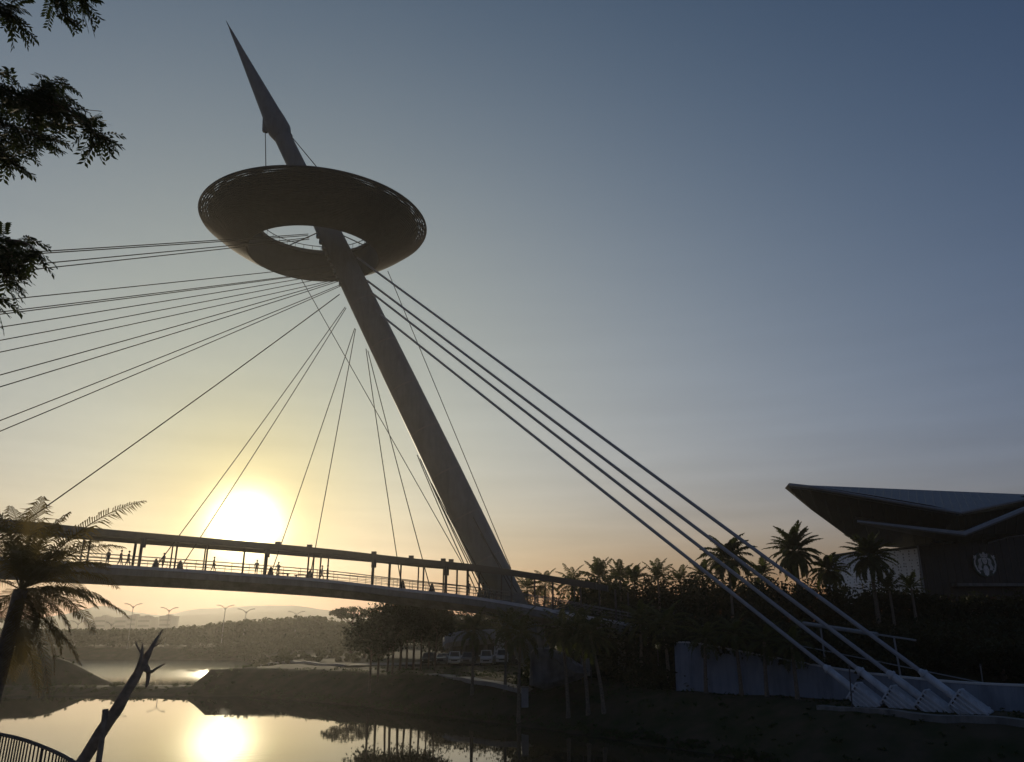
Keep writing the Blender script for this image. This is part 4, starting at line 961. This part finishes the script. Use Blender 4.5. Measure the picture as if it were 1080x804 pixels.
for a, h1 in ((at(-60, 70, 10), 9), (at(-40, 110, 10), 8), (at(-50, 240, 10.2), 6), (at(-50, -5, 9.6), 11), (at(30, -40, 9.6), 11.5), (at(-30, 150, 10), 7), (at(50, -30, 9.6), 11.5), (at(-40, 300, 10.2), 5.5)):
    s0 = tb+Vector((.9+.06*(h1-8), .6, h1)); MB().tube([s0, s0.lerp(a, .5)+Vector((0, 0, .4)), a], [.09, .06, .03], 6).build('branch', M['bark'], ot, True)
# the crown carries on outside the frame too
mb = MB(); leaf_quads(mb, clump_points((-15.5, 9.5, 17), (2.4, 4, 5.5), 80, 60, .3), .12, asp=.45); mb.build('upper_crown', M['leafnear'], ot, fix=False)

# ================================================================== LIGHT, SKY, AIR
SEL, SAZ = R(7.0), R(-19.24)
sd = Vector((math.sin(SAZ)*math.cos(SEL), math.cos(SAZ)*math.cos(SEL), math.sin(SEL)))
sl_ = bpy.data.lights.new('sun', 'SUN'); sl_.energy = 2.2; sl_.angle = R(.53); sl_.color = (1, .84, .58)
so = bpy.data.objects.new('sun', sl_); col.objects.link(so); so.rotation_euler = sd.to_track_quat('Z', 'Y').to_euler(); so.location = (-60, 160, 60)
wd = bpy.data.worlds.new('World'); sc.world = wd; wd.use_nodes = True; N, L = wd.node_tree.nodes, wd.node_tree.links
bg = N['Background']
sky = N.new('ShaderNodeTexSky'); sky.sky_type = 'NISHITA'; sky.sun_disc = False; sky.sun_elevation = SEL; sky.sun_rotation = SAZ
sky.air_density = 1.0; sky.dust_density = 1.0; sky.ozone_density = 0.0
tc = N.new('ShaderNodeTexCoord')
def vm(op, a, b=None):
    n = N.new('ShaderNodeVectorMath'); n.operation = op
    for i, x in enumerate((a, b)):
        if x is None: continue
        if hasattr(x, 'links'): L.new(x, n.inputs[i])
        else: n.inputs[i].default_value = x
    return n
def mt(op, a, b=0.):
    n = N.new('ShaderNodeMath'); n.operation = op
    for i, x in enumerate((a, b)):
        if hasattr(x, 'links'): L.new(x, n.inputs[i])
        else: n.inputs[i].default_value = x
    return n.outputs[0]
nd = vm('NORMALIZE', tc.outputs['Generated']).outputs[0]
dt = vm('DOT_PRODUCT', nd, tuple(sd)).outputs['Value']
ang = mt('ARCCOSINE', mt('MINIMUM', dt, .999999))
def glow(width, power, amp, colr):
    e = mt('POWER', 2.718281828, mt('MULTIPLY', mt('POWER', mt('DIVIDE', ang, R(width)), power), -1.))
    n = N.new('ShaderNodeVectorMath'); n.operation = 'SCALE'; n.inputs[0].default_value = tuple(c*amp for c in colr); L.new(e, n.inputs['Scale']); return n.outputs[0]
# the clear-sky model, with its range compressed the way a phone exposes a low sun
SK = [(3.089, -.869, -1.246, -.5, -.66, .08), (3.0, -.664, -1.042, -2.7, -.52, -.16), (2.80, -.56, -.58, -5.2, -.5, -.9)]
sepz = N.new('ShaderNodeSeparateXYZ'); L.new(nd, sepz.inputs[0])
eldeg = mt('MULTIPLY', mt('ARCSINE', mt('MAXIMUM', sepz.outputs['Z'], 0.)), 180/PI)
eln = mt('DIVIDE', eldeg, 45.); an = mt('MINIMUM', mt('DIVIDE', ang, R(45)), 1.55); eh = mt('POWER', math.e, mt('MULTIPLY', eldeg, -.35))
seps = N.new('ShaderNodeSeparateColor'); L.new(sky.outputs[0], seps.inputs[0]); comb = N.new('ShaderNodeCombineColor')
eg = mt('POWER', math.e, mt('MULTIPLY', mt('POWER', mt('DIVIDE', ang, R(20)), 2.), -1.)); eg2 = mt('POWER', math.e, mt('MULTIPLY', mt('POWER', mt('DIVIDE', ang, R(7)), 2.), -1.))
for i, (a0, a1, a2, a3, a4, a5) in enumerate(SK):
    n_ = mt('POWER', mt('MAXIMUM', mt('MULTIPLY', seps.outputs[i], .1), 1e-5), 1.5)
    f_ = mt('DIVIDE', n_, mt('ADD', mt('MULTIPLY', n_, 20.), 1.))
    ex = mt('ADD', mt('ADD', mt('MULTIPLY', eln, a1), mt('MULTIPLY', an, a2)), mt('ADD', mt('MULTIPLY', eh, a3), a0))
    ex = mt('ADD', ex, mt('ADD', mt('MULTIPLY', eg, a4), mt('MULTIPLY', eg2, a5)))
    L.new(mt('MULTIPLY', mt('MULTIPLY', f_, mt('POWER', math.e, ex)), 10.), comb.inputs[i])
acc = comb.outputs[0]
GL = [(1.75, 1.9, 55, (1, .9, .6)), (3.4, 2.2, 4, (1, .85, .25))]
for g in GL: acc = vm('ADD', acc, glow(*g)).outputs[0]
# faint streaks of low cloud
cl = N.new('ShaderNodeMapping'); cl.inputs['Scale'].default_value = (2.2, 2.2, 26); L.new(nd, cl.inputs[0])
cn = N.new('ShaderNodeTexNoise'); cn.inputs['Scale'].default_value = 1.6; cn.inputs['Detail'].default_value = 5; L.new(cl.outputs[0], cn.inputs['Vector'])
cw = mt('MULTIPLY', mt('MULTIPLY', mt('SUBTRACT', cn.outputs['Fac'], .5), 1.1), mt('POWER', math.e, mt('MULTIPLY', eldeg, -.12)))
sc_ = N.new('ShaderNodeVectorMath'); sc_.operation = 'SCALE'; L.new(acc, sc_.inputs[0]); L.new(mt('ADD', cw, 1.), sc_.inputs['Scale'])
L.new(sc_.outputs[0], bg.inputs['Color']); bg.inputs['Strength'].default_value = .1
# air between the camera and the hills
hz = MB().box((0, 500, 59.5), (4400, 1900, 129)); hv = bpy.data.materials.new('haze_air'); hv.use_nodes = True; N, L = nt(hv)
N.remove(N['Principled BSDF']); pv = N.new('ShaderNodeVolumePrincipled'); pv.inputs['Density'].default_value = .00027; pv.inputs['Anisotropy'].default_value = .74; pv.inputs['Color'].default_value = (.9, .86, .8, 1)
L.new(pv.outputs[0], N['Material Output'].inputs['Volume'])
tag(hz.build('haze', hv), kind='stuff')

sc.render.engine = 'CYCLES'
sc.cycles.max_bounces = 6; sc.cycles.diffuse_bounces = 2; sc.cycles.glossy_bounces = 3; sc.cycles.volume_bounces = 0; sc.cycles.transparent_max_bounces = 8
sc.cycles.use_denoising = True
vs = sc.view_settings; vs.view_transform = 'Standard'; vs.look = 'None'; vs.gamma = 1; vs.exposure = 0; vs.use_curve_mapping = False
for o in bpy.data.objects:
    if '_world' in o: del o['_world']
